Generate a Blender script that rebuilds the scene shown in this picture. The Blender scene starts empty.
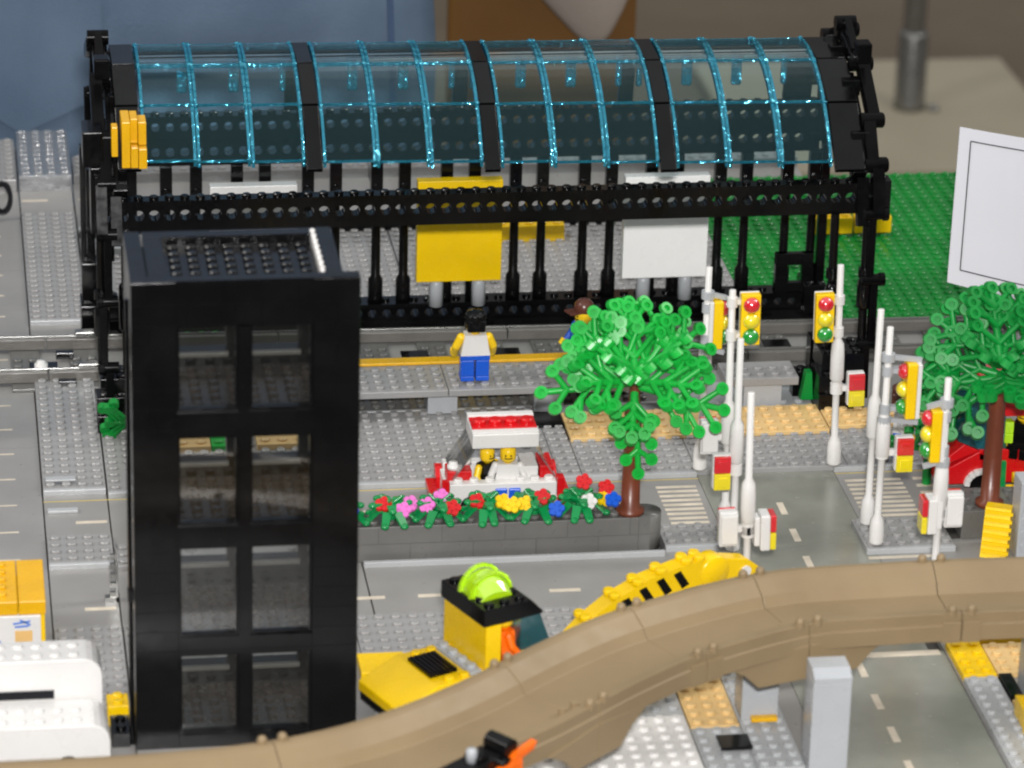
import bpy, bmesh, math, random
from mathutils import Vector, Matrix, noise
random.seed(7)
S = 0.008            # one stud pitch in metres: the brick town stands at its real size
D = bpy.data; C = bpy.context.scene.collection
PI = math.pi
# ---------------------------------------------------------------- materials
def lin(c):
    return tuple(((v/12.92) if v <= .04045 else ((v+.055)/1.055)**2.4) for v in c)
def hexc(h):
    return lin(tuple(int(h[i:i+2], 16)/255 for i in (0, 2, 4)))
def base_mat(name):
    m = D.materials.new(name); m.use_nodes = True
    nt = m.node_tree; nt.nodes.clear()
    return m, nt, nt.nodes.new('ShaderNodeOutputMaterial')
def plastic(name, h, rough=.28, var=.10, scale=60, spec=.5, bump=.0, h2=None, rv=.14):
    m, nt, out = base_mat(name)
    b = nt.nodes.new('ShaderNodeBsdfPrincipled')
    tc = nt.nodes.new('ShaderNodeTexCoord')
    geo = nt.nodes.new('ShaderNodeNewGeometry')
    n = nt.nodes.new('ShaderNodeTexNoise'); n.inputs['Scale'].default_value = scale; n.inputs['Detail'].default_value = 5
    nt.links.new(geo.outputs['Position'], n.inputs['Vector'])
    r = nt.nodes.new('ShaderNodeValToRGB')
    c = hexc(h); c2 = hexc(h2) if h2 else tuple(v*(1-var*2) for v in c)
    c1 = c if h2 else tuple(min(1, v*(1+var)) for v in c)
    r.color_ramp.elements[0].position = .32; r.color_ramp.elements[1].position = .68
    r.color_ramp.elements[0].color = (*c2, 1); r.color_ramp.elements[1].color = (*c1, 1)
    nt.links.new(n.outputs['Fac'], r.inputs['Fac']); nt.links.new(r.outputs['Color'], b.inputs['Base Color'])
    n2 = nt.nodes.new('ShaderNodeTexNoise'); n2.inputs['Scale'].default_value = scale*5; n2.inputs['Detail'].default_value = 4
    nt.links.new(geo.outputs['Position'], n2.inputs['Vector'])
    mr = nt.nodes.new('ShaderNodeMapRange'); mr.inputs['To Min'].default_value = max(.03, rough-rv); mr.inputs['To Max'].default_value = rough+rv
    nt.links.new(n2.outputs['Fac'], mr.inputs['Value']); nt.links.new(mr.outputs['Result'], b.inputs['Roughness'])
    b.inputs['Specular IOR Level'].default_value = spec
    if bump:
        bp = nt.nodes.new('ShaderNodeBump'); bp.inputs['Strength'].default_value = bump; bp.inputs['Distance'].default_value = .0006
        nt.links.new(n2.outputs['Fac'], bp.inputs['Height']); nt.links.new(bp.outputs['Normal'], b.inputs['Normal'])
    nt.links.new(b.outputs['BSDF'], out.inputs['Surface'])
    return m
def clear(name, tint, gloss=.12, rough=.08, body=0, bodycol=None, ior=1.5, sparkle=0, gcol=(1, 1, 1)):
    """thin see-through plastic: tinted pass-through, a little body colour and a clear-coat reflection"""
    m, nt, out = base_mat(name)
    t = nt.nodes.new('ShaderNodeBsdfTransparent'); t.inputs['Color'].default_value = (*tint, 1)
    g = nt.nodes.new('ShaderNodeBsdfGlossy'); g.inputs['Roughness'].default_value = rough; g.inputs['Color'].default_value = (*gcol, 1)
    fr = nt.nodes.new('ShaderNodeFresnel'); fr.inputs['IOR'].default_value = ior
    ad = nt.nodes.new('ShaderNodeMath'); ad.operation = 'ADD'; ad.inputs[1].default_value = gloss*.3
    nt.links.new(fr.outputs['Fac'], ad.inputs[0])
    if sparkle:
        geo = nt.nodes.new('ShaderNodeNewGeometry'); nn = nt.nodes.new('ShaderNodeTexNoise'); nn.inputs['Scale'].default_value = 260
        nt.links.new(geo.outputs['Position'], nn.inputs['Vector'])
        bp = nt.nodes.new('ShaderNodeBump'); bp.inputs['Strength'].default_value = sparkle; bp.inputs['Distance'].default_value = .003
        nt.links.new(nn.outputs['Fac'], bp.inputs['Height']); nt.links.new(bp.outputs['Normal'], g.inputs['Normal'])
    mx = nt.nodes.new('ShaderNodeMixShader')
    src = t
    if body:
        d = nt.nodes.new('ShaderNodeBsdfPrincipled'); d.inputs['Base Color'].default_value = (*(bodycol or tint), 1); d.inputs['Roughness'].default_value = .25
        m2 = nt.nodes.new('ShaderNodeMixShader'); m2.inputs['Fac'].default_value = body
        nt.links.new(t.outputs[0], m2.inputs[1]); nt.links.new(d.outputs[0], m2.inputs[2]); src = m2
    nt.links.new(ad.outputs[0], mx.inputs['Fac']); nt.links.new(src.outputs[0], mx.inputs[1]); nt.links.new(g.outputs[0], mx.inputs[2])
    nt.links.new(mx.outputs[0], out.inputs['Surface'])
    return m
def cloth(name, h, h2, scale, weave=900):
    m = plastic(name, h, .85, .1, scale, .15, 0, h2, .05)
    nt = m.node_tree; b = next(n for n in nt.nodes if n.type == 'BSDF_PRINCIPLED')
    geo = next(n for n in nt.nodes if n.type == 'NEW_GEOMETRY')
    w = nt.nodes.new('ShaderNodeTexNoise'); w.inputs['Scale'].default_value = weave; w.inputs['Detail'].default_value = 3
    nt.links.new(geo.outputs['Position'], w.inputs['Vector'])
    bp = nt.nodes.new('ShaderNodeBump'); bp.inputs['Strength'].default_value = .35; bp.inputs['Distance'].default_value = .002
    nt.links.new(w.outputs['Fac'], bp.inputs['Height']); nt.links.new(bp.outputs['Normal'], b.inputs['Normal'])
    return m
M = dict(
    road=plastic('road_grey', '8d8b88', .33, .05, 25, .5),
    crossroad=plastic('crossroad_grey', '87887f', .22, .07, 40, .6),
    pave=plastic('pavement_grey', '949392', .3, .05, 25),
    pavelight=plastic('pale_grey_plastic', 'a9abac', .3, .04, 25),
    dark=plastic('dark_grey_plastic', '62615e', .32, .07, 40),
    rail=plastic('rail_grey', '6a6762', .36, .07, 50, .4),
    grey=plastic('light_grey_plastic', 'a7aaad', .3, .04, 30),
    black=plastic('black_plastic', '0c0c0d', .16, .2, 50, .28),
    tower=plastic('black_brick_plastic', '0d0d0e', .16, .2, 40, .3),
    white=plastic('white_plastic', 'd9d7d4', .3, .03, 30),
    mark=plastic('road_paint', 'cfc4b2', .5, .1, 90, .3),
    yellow=plastic('yellow_plastic', 'edc30a', .27, .05, 30),
    orange=plastic('orange_plastic', 'f0690a', .3, .05, 30),
    amber=plastic('warm_yellow_plastic', 'e2ac14', .27, .06, 30),
    red=plastic('red_plastic', 'c8141a', .25, .06, 30),
    blue=plastic('blue_plastic', '1a55c4', .27, .05, 30),
    pink=plastic('pink_plastic', 'dd6fc0', .3, .05, 30),
    leaf=plastic('leaf_green_plastic', '16a83c', .36, .10, 50, .4),
    leafdark=plastic('deep_green_plastic', '0c8434', .38, .10, 50, .35),
    stem=plastic('stem_green_plastic', '0a8444', .22, .08, 60, .5),
    green=plastic('baseplate_green', '0f7a2d', .3, .10, 30, .4),
    tan=plastic('tan_plastic', 'd8b67c', .32, .06, 40),
    track=plastic('dark_tan_plastic', '8c795c', .42, .06, 18, .35, h2='7f6d52'),
    brown=plastic('reddish_brown_plastic', '6b3522', .35, .1, 50),
    hairbrown=plastic('hair_brown_plastic', '5d3428', .3, .1, 50),
    skin=plastic('figure_yellow_plastic', 'f0c71c', .27, .04, 30),
    teal=clear('teal_clear_plastic', (.10, .42, .47), .15, .1, .35, (.02, .16, .19)),
    roofclear=clear('roof_clear_blue', (.87, .955, .965), .0, .10, .04, (.06, .20, .23), ior=1.14),
    roofedge=clear('roof_edge_glow_tint', (.14, .58, .74), .8, .12, .42, (.0, .22, .32), sparkle=.8, gcol=(.22, .78, 1.0)),  # edge glow of the clear roof plastic, put into a brighter cyan
    glass=clear('window_clear_plastic', (.86, .87, .86), .05, .04),
    windscreen=clear('clear_windscreen', (.9, .9, .89), .4, .05, .16, (.7, .7, .68)),
    redlamp=clear('red_lamp_plastic', (.9, .05, .08), .3, .06, .92, (.68, .008, .02)),
    yellamp=clear('yellow_lamp_plastic', (.95, .85, .05), .3, .06, .92, (.88, .72, .01)),
    grnlamp=clear('green_lamp_plastic', (.1, .8, .15), .3, .06, .92, (.008, .30, .03)),
    neon=clear('neon_green_clear', (.72, 1.0, .16), .4, .08, .74, (.60, 1.0, .01)),
    signwhite=plastic('sign_white', 'f0efec', .3, .02, 30),
    paper=plastic('white_paper', 'd6d8de', .8, .02, 10, .1),
    ink=plastic('black_ink', '202024', .7, .05, 40, .1),
    blueink=plastic('blue_ink', '4a78c8', .7, .05, 40, .1),
    goldink=plastic('gold_print', 'd8b070', .6, .05, 40, .2),
    denim=cloth('blue_denim', '66788c', '4f6074', 9, 700),
    seamthread=cloth('dark_denim_thread', '4a5b78', '42526d', 20, 900),
    shirt=cloth('blue_grey_shirt_cloth', '8c9db4', '7f90a8', 12),
    skinhuman=plastic('human_skin', 'b98a6c', .5, .05, 20, .3),
    hairh=plastic('human_hair', '33261c', .6, .1, 50, .3),
    jacket=cloth('pale_grey_cloth', 'a59a90', '90857b', 6, 500),
    wood=plastic('orange_wood', '7d5828', .45, .1, 4, .4, h2='5c3d18'),
    floor=plastic('brown_floor', '6c6050', .7, .05, 4, .3, h2='605446'),
    tabletop=plastic('grey_table', '4f4c48', .5, .05, 12, .3),
    basestone=plastic('beige_stand_base', 'a39a86', .6, .05, 5, .3, h2='978e7b'),
    steel=plastic('brushed_steel', '8f8f8c', .3, .05, 12, .5),
)
def jointed(m, bw=4., bh=1.2, mort=.03, dark=.55):
    nt = m.node_tree; b = next(n for n in nt.nodes if n.type == 'BSDF_PRINCIPLED'); geo = next(n for n in nt.nodes if n.type == 'NEW_GEOMETRY')
    sp = nt.nodes.new('ShaderNodeSeparateXYZ'); nt.links.new(geo.outputs['Position'], sp.inputs[0])
    ad = nt.nodes.new('ShaderNodeMath'); nt.links.new(sp.outputs['X'], ad.inputs[0]); nt.links.new(sp.outputs['Y'], ad.inputs[1])
    cb = nt.nodes.new('ShaderNodeCombineXYZ'); nt.links.new(ad.outputs[0], cb.inputs[0]); nt.links.new(sp.outputs['Z'], cb.inputs[1])
    br = nt.nodes.new('ShaderNodeTexBrick'); br.inputs['Scale'].default_value = 1/S; br.inputs['Brick Width'].default_value = bw; br.inputs['Row Height'].default_value = bh
    br.inputs['Mortar Size'].default_value = mort; br.inputs['Mortar Smooth'].default_value = .3
    br.inputs['Color1'].default_value = (1, 1, 1, 1); br.inputs['Color2'].default_value = (.86, .86, .86, 1); br.inputs['Mortar'].default_value = (dark, dark, dark, 1)
    nt.links.new(cb.outputs[0], br.inputs['Vector'])
    l = b.inputs['Base Color'].links[0]; src = l.from_socket; nt.links.remove(l)
    mx = nt.nodes.new('ShaderNodeMix'); mx.data_type = 'RGBA'; mx.blend_type = 'MULTIPLY'; mx.inputs[0].default_value = 1
    nt.links.new(src, mx.inputs[6]); nt.links.new(br.outputs['Color'], mx.inputs[7]); nt.links.new(mx.outputs[2], b.inputs['Base Color'])
    bp = nt.nodes.new('ShaderNodeBump'); bp.inputs['Strength'].default_value = .5; bp.inputs['Distance'].default_value = .0004; bp.invert = True
    nt.links.new(br.outputs['Fac'], bp.inputs['Height']); nt.links.new(bp.outputs['Normal'], b.inputs['Normal'])
    return m
jointed(M['tower'], dark=.5)
M['wallgrey'] = jointed(plastic('dark_grey_bricks', '6a6966', .32, .07, 40), 3.9, 1.18, .02, .6)
M['inside'] = plastic('brown_black_plastic', '3b3531', .25, .2, 60, .5)
for k, met in (('steel', .8),):
    next(n for n in M[k].node_tree.nodes if n.type == 'BSDF_PRINCIPLED').inputs['Metallic'].default_value = met
# ---------------------------------------------------------------- mesh builder (stud units)
class MB:
    def __init__(s): s.v = []; s.f = []; s.sm = []
    def add(s, vs, fs, smooth=False):
        o = len(s.v); s.v += [tuple(v) for v in vs]
        for f in fs: s.f.append([i+o for i in f]); s.sm.append(smooth)
        return s
    def box(s, x0, x1, y0, y1, z0, z1, b=0.0):
        if b <= 0:
            vs = [(x, y, z) for z in (z0, z1) for y in (y0, y1) for x in (x0, x1)]
            return s.add(vs, [(0, 2, 3, 1), (4, 5, 7, 6), (0, 1, 5, 4), (2, 6, 7, 3), (0, 4, 6, 2), (1, 3, 7, 5)])
        c = ((x0+x1)/2, (y0+y1)/2, (z0+z1)/2); h = ((x1-x0)/2, (y1-y0)/2, (z1-z0)/2)
        b = min(b, *(q*.45 for q in h))
        bm = bmesh.new(); bmesh.ops.create_cube(bm, size=2)
        for v in bm.verts: v.co = Vector((c[i]+v.co[i]*h[i] for i in range(3)))
        bmesh.ops.bevel(bm, geom=bm.edges[:], offset=b, segments=2, affect='EDGES', profile=.5)
        bm.verts.index_update(); s.add([v.co[:] for v in bm.verts], [[v.index for v in f.verts] for f in bm.faces]); bm.free()
        return s
    def obox(s, a, b, w, h, up=(0, 0, 1)):      # bar from a to b, width w, height h
        a = Vector(a); b = Vector(b); d = (b-a).normalized(); up = Vector(up)
        side = d.cross(up)
        if side.length < 1e-4: side = d.cross(Vector((1, 0, 0)))
        side.normalize(); u = side.cross(d)
        vs = [p+side*(i*w/2)+u*(j*h/2) for p in (a, b) for i, j in ((-1, -1), (1, -1), (1, 1), (-1, 1))]
        return s.add(vs, [(0, 1, 2, 3), (7, 6, 5, 4), (0, 4, 5, 1), (1, 5, 6, 2), (2, 6, 7, 3), (3, 7, 4, 0)])
    def cyl(s, a, b, r0, r1=None, n=12, caps=True):
        r1 = r0 if r1 is None else r1
        a = Vector(a); b = Vector(b); d = (b-a).normalized()
        x = d.orthogonal().normalized(); y = d.cross(x)
        ring = lambda p, r: [p+(x*math.cos(2*PI*i/n)+y*math.sin(2*PI*i/n))*r for i in range(n)]
        s.add(ring(a, r0)+ring(b, r1), [(i, (i+1) % n, n+(i+1) % n, n+i) for i in range(n)], True)
        if caps:
            s.add(ring(a, r0), [list(range(n))[::-1]]); s.add(ring(b, r1), [list(range(n))])
        return s
    def tube(s, a, b, ro, ri, n=12):
        a = Vector(a); b = Vector(b); d = (b-a).normalized()
        x = d.orthogonal().normalized(); y = d.cross(x)
        ring = lambda p, r: [p+(x*math.cos(2*PI*i/n)+y*math.sin(2*PI*i/n))*r for i in range(n)]
        vs = ring(a, ro)+ring(b, ro)+ring(b, ri)+ring(a, ri); fs = []
        for k in range(4):
            o, p = k*n, ((k+1) % 4)*n
            fs += [(o+i, o+(i+1) % n, p+(i+1) % n, p+i) for i in range(n)]
        return s.add(vs, fs)
    def lathe(s, prof, c=(0, 0, 0), axis='z', n=16):
        vs = []; fs = []
        for r, h in prof:
            for i in range(n):
                x, y = r*math.cos(2*PI*i/n), r*math.sin(2*PI*i/n)
                vs.append({'z': (c[0]+x, c[1]+y, c[2]+h), 'y': (c[0]+x, c[1]+h, c[2]+y), 'x': (c[0]+h, c[1]+x, c[2]+y)}[axis])
        for k in range(len(prof)-1):
            fs += [(k*n+i, k*n+(i+1) % n, (k+1)*n+(i+1) % n, (k+1)*n+i) for i in range(n)]
        fs.append(list(range(n))[::-1]); fs.append([(len(prof)-1)*n+i for i in range(n)])
        return s.add(vs, fs, True)
    def ball(s, c, r, n=12, m=8, sq=(1, 1, 1)):
        prof = [(max(1e-4, math.sin(PI*i/m)*r), -math.cos(PI*i/m)*r) for i in range(m+1)]
        o = len(s.v); s.lathe(prof, (0, 0, 0), 'z', n)
        for i in range(o, len(s.v)): s.v[i] = (c[0]+s.v[i][0]*sq[0], c[1]+s.v[i][1]*sq[1], c[2]+s.v[i][2]*sq[2])
        return s
    def stud(s, x, y, z, n=10, r=.3, h=.2):
        ca = [(math.cos(2*PI*i/n), math.sin(2*PI*i/n)) for i in range(n)]
        s.add([(x+c*r, y+q*r, z-.01) for c, q in ca]+[(x+c*r, y+q*r, z+h*.68) for c, q in ca], [(i, (i+1) % n, n+(i+1) % n, n+i) for i in range(n)], True)
        s.add([(x+c*r, y+q*r, z+h*.68) for c, q in ca]+[(x+c*r*.8, y+q*r*.8, z+h) for c, q in ca], [(i, (i+1) % n, n+(i+1) % n, n+i) for i in range(n)]+[[n+i for i in range(n)]])
        return s
    def studs(s, x0, x1, y0, y1, z, n=10, skip=None):
        nx, ny = int(round(x1-x0)), int(round(y1-y0))
        for i in range(nx):
            for j in range(ny):
                x, y = x0+(i+.5)*(x1-x0)/nx, y0+(j+.5)*(y1-y0)/ny
                if skip and skip(x, y): continue
                s.stud(x, y, z, n)
        return s
    def prism(s, poly, axis, a, b):             # polygon in the two other axes, extruded along axis a..b
        def P(u, v, t): return {'x': (t, u, v), 'y': (u, t, v), 'z': (u, v, t)}[axis]
        n = len(poly)
        return s.add([P(u, v, a) for u, v in poly]+[P(u, v, b) for u, v in poly],
                     [list(range(n))[::-1], list(range(n, 2*n))]+[(i, (i+1) % n, n+(i+1) % n, n+i) for i in range(n)])
    def xf(s, mat):
        s.v = [tuple(mat @ Vector(v)) for v in s.v]; return s
    def join(s, o):
        k = len(s.v); s.v += o.v; s.f += [[i+k for i in f] for f in o.f]; s.sm += o.sm; return s
    def build(s, name, mat, parent=None, org=(0, 0, 0), bevel=0, mats=None, fixn=True):
        me = D.meshes.new(name)
        me.from_pydata([((v[0]-org[0])*S, (v[1]-org[1])*S, (v[2]-org[2])*S) for v in s.v], [], s.f)
        if fixn:
            bm = bmesh.new(); bm.from_mesh(me); bmesh.ops.recalc_face_normals(bm, faces=bm.faces[:]); bm.to_mesh(me); bm.free()
        me.polygons.foreach_set('use_smooth', s.sm)
        me.materials.append(M[mat] if isinstance(mat, str) else mat); me.update()
        o = D.objects.new(name, me); C.objects.link(o)
        if parent: o.parent = parent
        else: o.location = tuple(q*S for q in org)
        if bevel:
            b = o.modifiers.new('edge', 'BEVEL'); b.width = bevel*S; b.segments = 2; b.limit_method = 'ANGLE'; b.angle_limit = .7
        return o
class Thing:
    """an Empty at the thing's base; parts are given in town coordinates (world=True) or in the thing's own"""
    def __init__(s, name, label, cat, loc=(0, 0, 0), rz=0, group=None, world=False):
        s.o = D.objects.new(name, None); s.o.empty_display_size = .01; C.objects.link(s.o)
        s.o.location = tuple(q*S for q in loc); s.o.rotation_euler = (0, 0, rz)
        tag(s.o, label, cat, group); s.org = loc if world else (0, 0, 0)
    def part(s, name, mb, mat, parent=None, label=None, **k):
        o = mb.build(name, mat, parent or s.o, s.org, **k)
        if label: o['label'] = label
        return o
def tag(o, label, cat, group=None):
    o['label'] = label; o['category'] = cat
    if group: o['group'] = group
    return o
def single(name, mb, mat, label, cat, org, group=None, **k):
    return tag(mb.build(name, mat, None, org, **k), label, cat, group)
def struct(name, mb, mat, **k):
    o = mb.build(name, mat, None, (0, 0, 0), **k); o['kind'] = 'structure'; return o
def copy_tree(o, parent=None):
    c = o.copy(); C.objects.link(c)
    if parent: c.parent = parent
    for ch in list(o.children): copy_tree(ch, c)
    return c
def relabel(o, label): o['label'] = label; return o

# ================================================================= the setting
struct('floor', MB().box(-700, 1300, 40, 1500, -98, -94), 'floor')
table = Thing('table', 'grey table top that carries the whole brick town', 'table', (40, -10, -94))
table.part('tabletop', MB().box(-75, 62, -70, 54.5, 90.6, 93.55), 'tabletop')
for lx, ly in ((-70, -64), (56, -64), (-70, 49), (56, 49)):
    table.part('leg', MB().box(lx-2, lx+2, ly-2, ly+2, 0, 90.6), 'steel')
# town plates: thin sheets with seams between them lying on the table
KERB = .33
rd = MB()
for (x0, x1, y0, y1) in [(9.06, 24, -18, -10), (24.06, 47, -18, -10), (56, 80, -18, -10), (5, 9, -16.3, -9.3),
                         (9.06, 24, -29, -21), (24.06, 47, -29, -21), (56, 80, -29, -21), (5, 9, -29, -20.2),
                         (5, 9, 35.7, 48), (9.1, 32, 35.7, 48), (32.06, 66, 35.7, 48),
                         (9.06, 24, 2, 20.5), (24.06, 60.4, 2, 20.5), (5, 9, 10, 19.5),(60.4,80,-4,13.8),
                         (5, 9, -60, -39.5), (9.06, 39, -60, -34), (39, 47, -60, -34), (56.9, 80, -60, -29)]:
    rd.box(x0+.02, x1-.02, y0+.02, y1-.02, -.4, 0)
struct('road', rd, 'road')
cr = MB()
for (y0, y1) in [(-62, -36.2), (-36.14, -21), (-20.94, -10)]:
    cr.box(47.02, 55.98 if y1 > -30 else 56.84, y0, y1, -.4, .0)
struct('road', cr, 'crossroad')
wr = MB()
for (x0, x1, y0, y1) in [(1.9, 4.92, -62, -30), (1.9, 4.92, -29.94, -2), (1.9, 4.92, -1.94, 30), (1.9, 4.92, 30.06, 57),
                         (-3, 1.86, -62, -2), (-3, 1.86, -1.94, 57), (-28, -3.06, -62, 57)]:
    wr.box(x0, x1, y0, y1, -.4, .0)
struct('road', wr, 'rail' if False else 'road')
# pavements with studs
def pavement(rects, mat='pave', z=KERB, name='pavement', skip=None):
    m = MB()
    for (x0, x1, y0, y1) in rects:
        m.box(x0+.02, x1-.02, y0, y1, -.39, z, .05); m.studs(x0, x1, y0, y1, z, 10, skip)
    return struct(name, m, mat)
hid = lambda x, y: 10.5 < x < 19.5 and -44 < y < -6      # studs under the tower are never seen
pavement([(5, 9, -9.3, 9.7), (9.06, 23, -10, 2.7), (23.06, 38, -10, 1.2), (38, 39.5, -10, -1.8), (39.5, 47, -10, -4.3), (47, 57, -10, -4.3), (57, 66, -10, -1.3),
          (5, 9, -20.2, -16.3), (9.06, 22.5, -21, -18), (42.9, 47, -21, -18), (55.3, 61, -22.5, -18.3),
          (5, 9, -39.3, -29), (9.06, 22.6, -34, -29), (22.6, 47, -34, -29)], 'pave', skip=hid)
pavement([(5, 9, 19.5, 41), (9.1, 32, 20.5, 35.7), (32.06, 56, 20.5, 35.7)], 'pave')
pavement([(22.6, 27, -45.5, -36.5), (36, 40, -45, -34), (40, 42.9, -55, -45), (42.9, 45.6, -50, -36), (56.98, 59, -60, -40.3)], 'dark' if False else 'pavelight')
# kerb lines: pale edge of every pavement that faces the viewer
kb = MB()
for (x0, x1, y) in [(5, 9, -9.3), (9.06, 47, -10), (56, 66, -10), (5, 9, -20.2), (42.9, 47, -21), (55.3, 61, -22.5), (24.06, 42.8, -21.6), (5, 9, -39.3), (5, 9, 19.5), (9.06, 22.6, -34), (22.6, 47, -34)]:
    kb.box(x0+.03, x1-.03, y-.32, y-.01, -.38, KERB+.015, .04)
struct('kerb', kb, 'pavelight')
# painted marks
mk = MB(); zl = .006
def dash(x0, x1, y0, y1): mk.box(x0, x1, y0, y1, zl, zl+.012)
for (x0, x1) in [(6.9, 8.85), (12, 14), (16, 18), (24.4, 25.9), (28, 30), (32, 34), (36, 38), (40, 42)]:
    dash(x0, x1, -14.0, -13.62)
for (x0, x1) in [(6.95, 8.8), (14, 16), (22.9, 24.9), (26.9, 28.75), (34.9, 36.8), (42.5, 44.4), (57.5, 59.5), (61.5, 63.5)]:
    dash(x0, x1, -26.3, -25.9)
for i in range(9):
    y = -11.75-i*.68
    dash(44.0, 46.62-.02*i, y-.17, y+.17); dash(56.42, 60.1, y-.17, y+.17)
for i in range(6): dash(60.9, 64, -11.75-i*1.1-.2, -11.75-i*1.1+.2)
for y in (-15.6, -19.6, -23.6, -27.6, -31.6, -38.2, -42.2, -46.2, -50.2): dash(51.25, 51.68, y-.9, y+.9)
dash(51.5, 56.6, -36.7, -36.05)
dash(55.3, 59.6, -23.5, -23.15)
dash(5.1, 7.1, 44.4, 44.75); dash(9.4, 11.6, 44.4, 44.75)
for x in (24, 34, 44, 54): dash(x, x+2, 44.4, 44.75)
for i in range(22):
    y = -27+i*4.0
    dash(1.95, 3.35, y, y+.18); dash(-1.2, .7, y-2.0, y-1.85); dash(-7.2, -5.7, y, y+.18)
struct('road_marking', mk, 'mark')
dash2 = MB()
for (x0, x1, y0, y1) in [(4.98, 22.5, -10.62, -10.52), (24.1, 47, -10.62, -10.52), (56, 66, -10.62, -10.52)]: dash2.box(x0, x1, y0, y1, .006, .016)
struct('road_marking', dash2, plastic('yellow_paint', 'cdb768', .5, .1, 90, .3))
# green baseplate
g = MB(); g.box(54.6, 96, 18.7, 45.7, -.38, .02); g.studs(54.6, 96, 18.7, 45.7, .02, 9); g.box(61.6, 96, 14.8, 18.69, -.38, .02); g.studs(61.6, 96, 14.7, 18.7, .02, 9)
struct('lawn', g, 'green')

# ================================================================= helpers for bricks
def brick(mb, x0, x1, y0, y1, z0, z1, studs=True, b=.045):
    mb.box(x0, x1, y0, y1, z0, z1, b)
    if studs: mb.studs(x0, x1, y0, y1, z1)
    return mb
def holed_beam(x0, n, pitch, y0, y1, z0, z1, hr=.32, hz=None, top=True):
    """technic beam along X with a round hole through each module"""
    m = MB(); hz = hz or (z0+z1)/2; N = 12
    for i in range(n):
        xa, xb = x0+i*pitch, x0+(i+1)*pitch; cx = (xa+xb)/2
        outer = []; inner = []
        for k in range(N):
            a = 2*PI*k/N; c, s_ = math.cos(a), math.sin(a)
            t = min((pitch/2)/abs(c) if abs(c) > 1e-6 else 1e9, ((z1-hz) if s_ > 0 else (hz-z0))/abs(s_) if abs(s_) > 1e-6 else 1e9)
            outer.append((cx+c*t, hz+s_*t)); inner.append((cx+c*hr, hz+s_*hr))
        cor = [(xb, z1), (xa, z1), (xa, z0), (xb, z0)]
        for y in (y0, y1):
            vs = [(u, y, v) for u, v in outer]+[(u, y, v) for u, v in inner]+[(u, y, v) for u, v in cor]
            fs = [(k, (k+1) % N, N+(k+1) % N, N+k) for k in range(N)]
            # fill the four corners
            for ci, (u, v) in enumerate(cor):
                best = [k for k in range(N)]
                ang = math.atan2(v-hz, u-cx) % (2*PI); k = int(ang/(2*PI/N)) % N
                fs.append((k, 2*N+ci, (k+1) % N))
            m.add(vs, fs)
        m.add([(u, y0, v) for u, v in inner]+[(u, y1, v) for u, v in inner], [(k, (k+1) % N, N+(k+1) % N, N+k) for k in range(N)], True)
        if top: m.stud(cx, (y0+y1)/2, z1)
    xe = x0+n*pitch
    m.add([(x0, y0, z1), (xe, y0, z1), (xe, y1, z1), (x0, y1, z1), (x0, y0, z0), (xe, y0, z0), (xe, y1, z0), (x0, y1, z0)],
          [(0, 1, 2, 3), (4, 7, 6, 5), (0, 3, 7, 4), (1, 5, 6, 2)])
    return m

# ================================================================= station canopy
st = Thing('train_station', 'long black station frame under an arched clear blue roof', 'station', (35, 9, 0), world=True)
st.part('front_beam', holed_beam(9.3, 51, 1.0, 1.0, 2.0, 13.62, 15.75, hz=14.75, hr=.36), 'black', bevel=0, fixn=False)
st.part('rear_beam', holed_beam(9.3, 51, 1.0, 17.0, 18.0, 12.4, 14.3, hz=13.4), 'black', fixn=False)
st.part('rear_beam', holed_beam(9.3, 51, 1.0, 17.0, 18.0, 14.32, 15.95, hz=15.2, hr=.3), 'black', fixn=False)
st.part('base_beam', holed_beam(9.3, 51, 1.0, 16.4, 18.0, 0.02, 1.95, hz=1.25), 'black', fixn=False)
lb = MB(); lb.box(9.3, 60.3, 16.1, 16.38, .02, .75)
st.part('base_trim', lb, 'black')
px = [11.66, 14.49, 16.55, 19.37, 21.3, 24.28, 26.22, 29.07, 31.02, 33.96, 35.92, 38.8, 40.71, 43.67, 45.59, 48.43, 50.28, 53.35, 55.22, 58.16, 60.1]
def post_mb(x):
    m = MB(); y = 17.2
    m.lathe([(.5, 1.96), (.52, 2.2), (.52, 3.6), (.33, 3.9), (.31, 9.4), (.31, 9.5)], (x, y, 0), n=10)
    m.box(x-.42, x+.42, y-.35, y+.35, 9.5, 12.38, .04)
    m.cyl((x, y-.40, 10.4), (x, y+.40, 10.4), .36, n=12)
    return m
for x in px:
    p = st.part('post', post_mb(x), 'black')
    st.part('peg_hole', MB().tube((x, 16.7, 10.4), (x, 16.84, 10.4), .34, .2, 12), 'amber' if False else 'black', p)
ldr = MB(); ldr.box(57.5, 60.2, 16.45, 16.95, 4.0, 4.9, .05); ldr.box(57.5, 58.4, 16.4, 17.0, 1.96, 4.9, .05); ldr.box(59.4, 60.2, 16.4, 17.0, 1.96, 4.9, .05); ldr.box(57.5, 60.2, 16.45, 16.95, 1.96, 2.7, .05)
st.part('window_frame', ldr, 'black')
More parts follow.
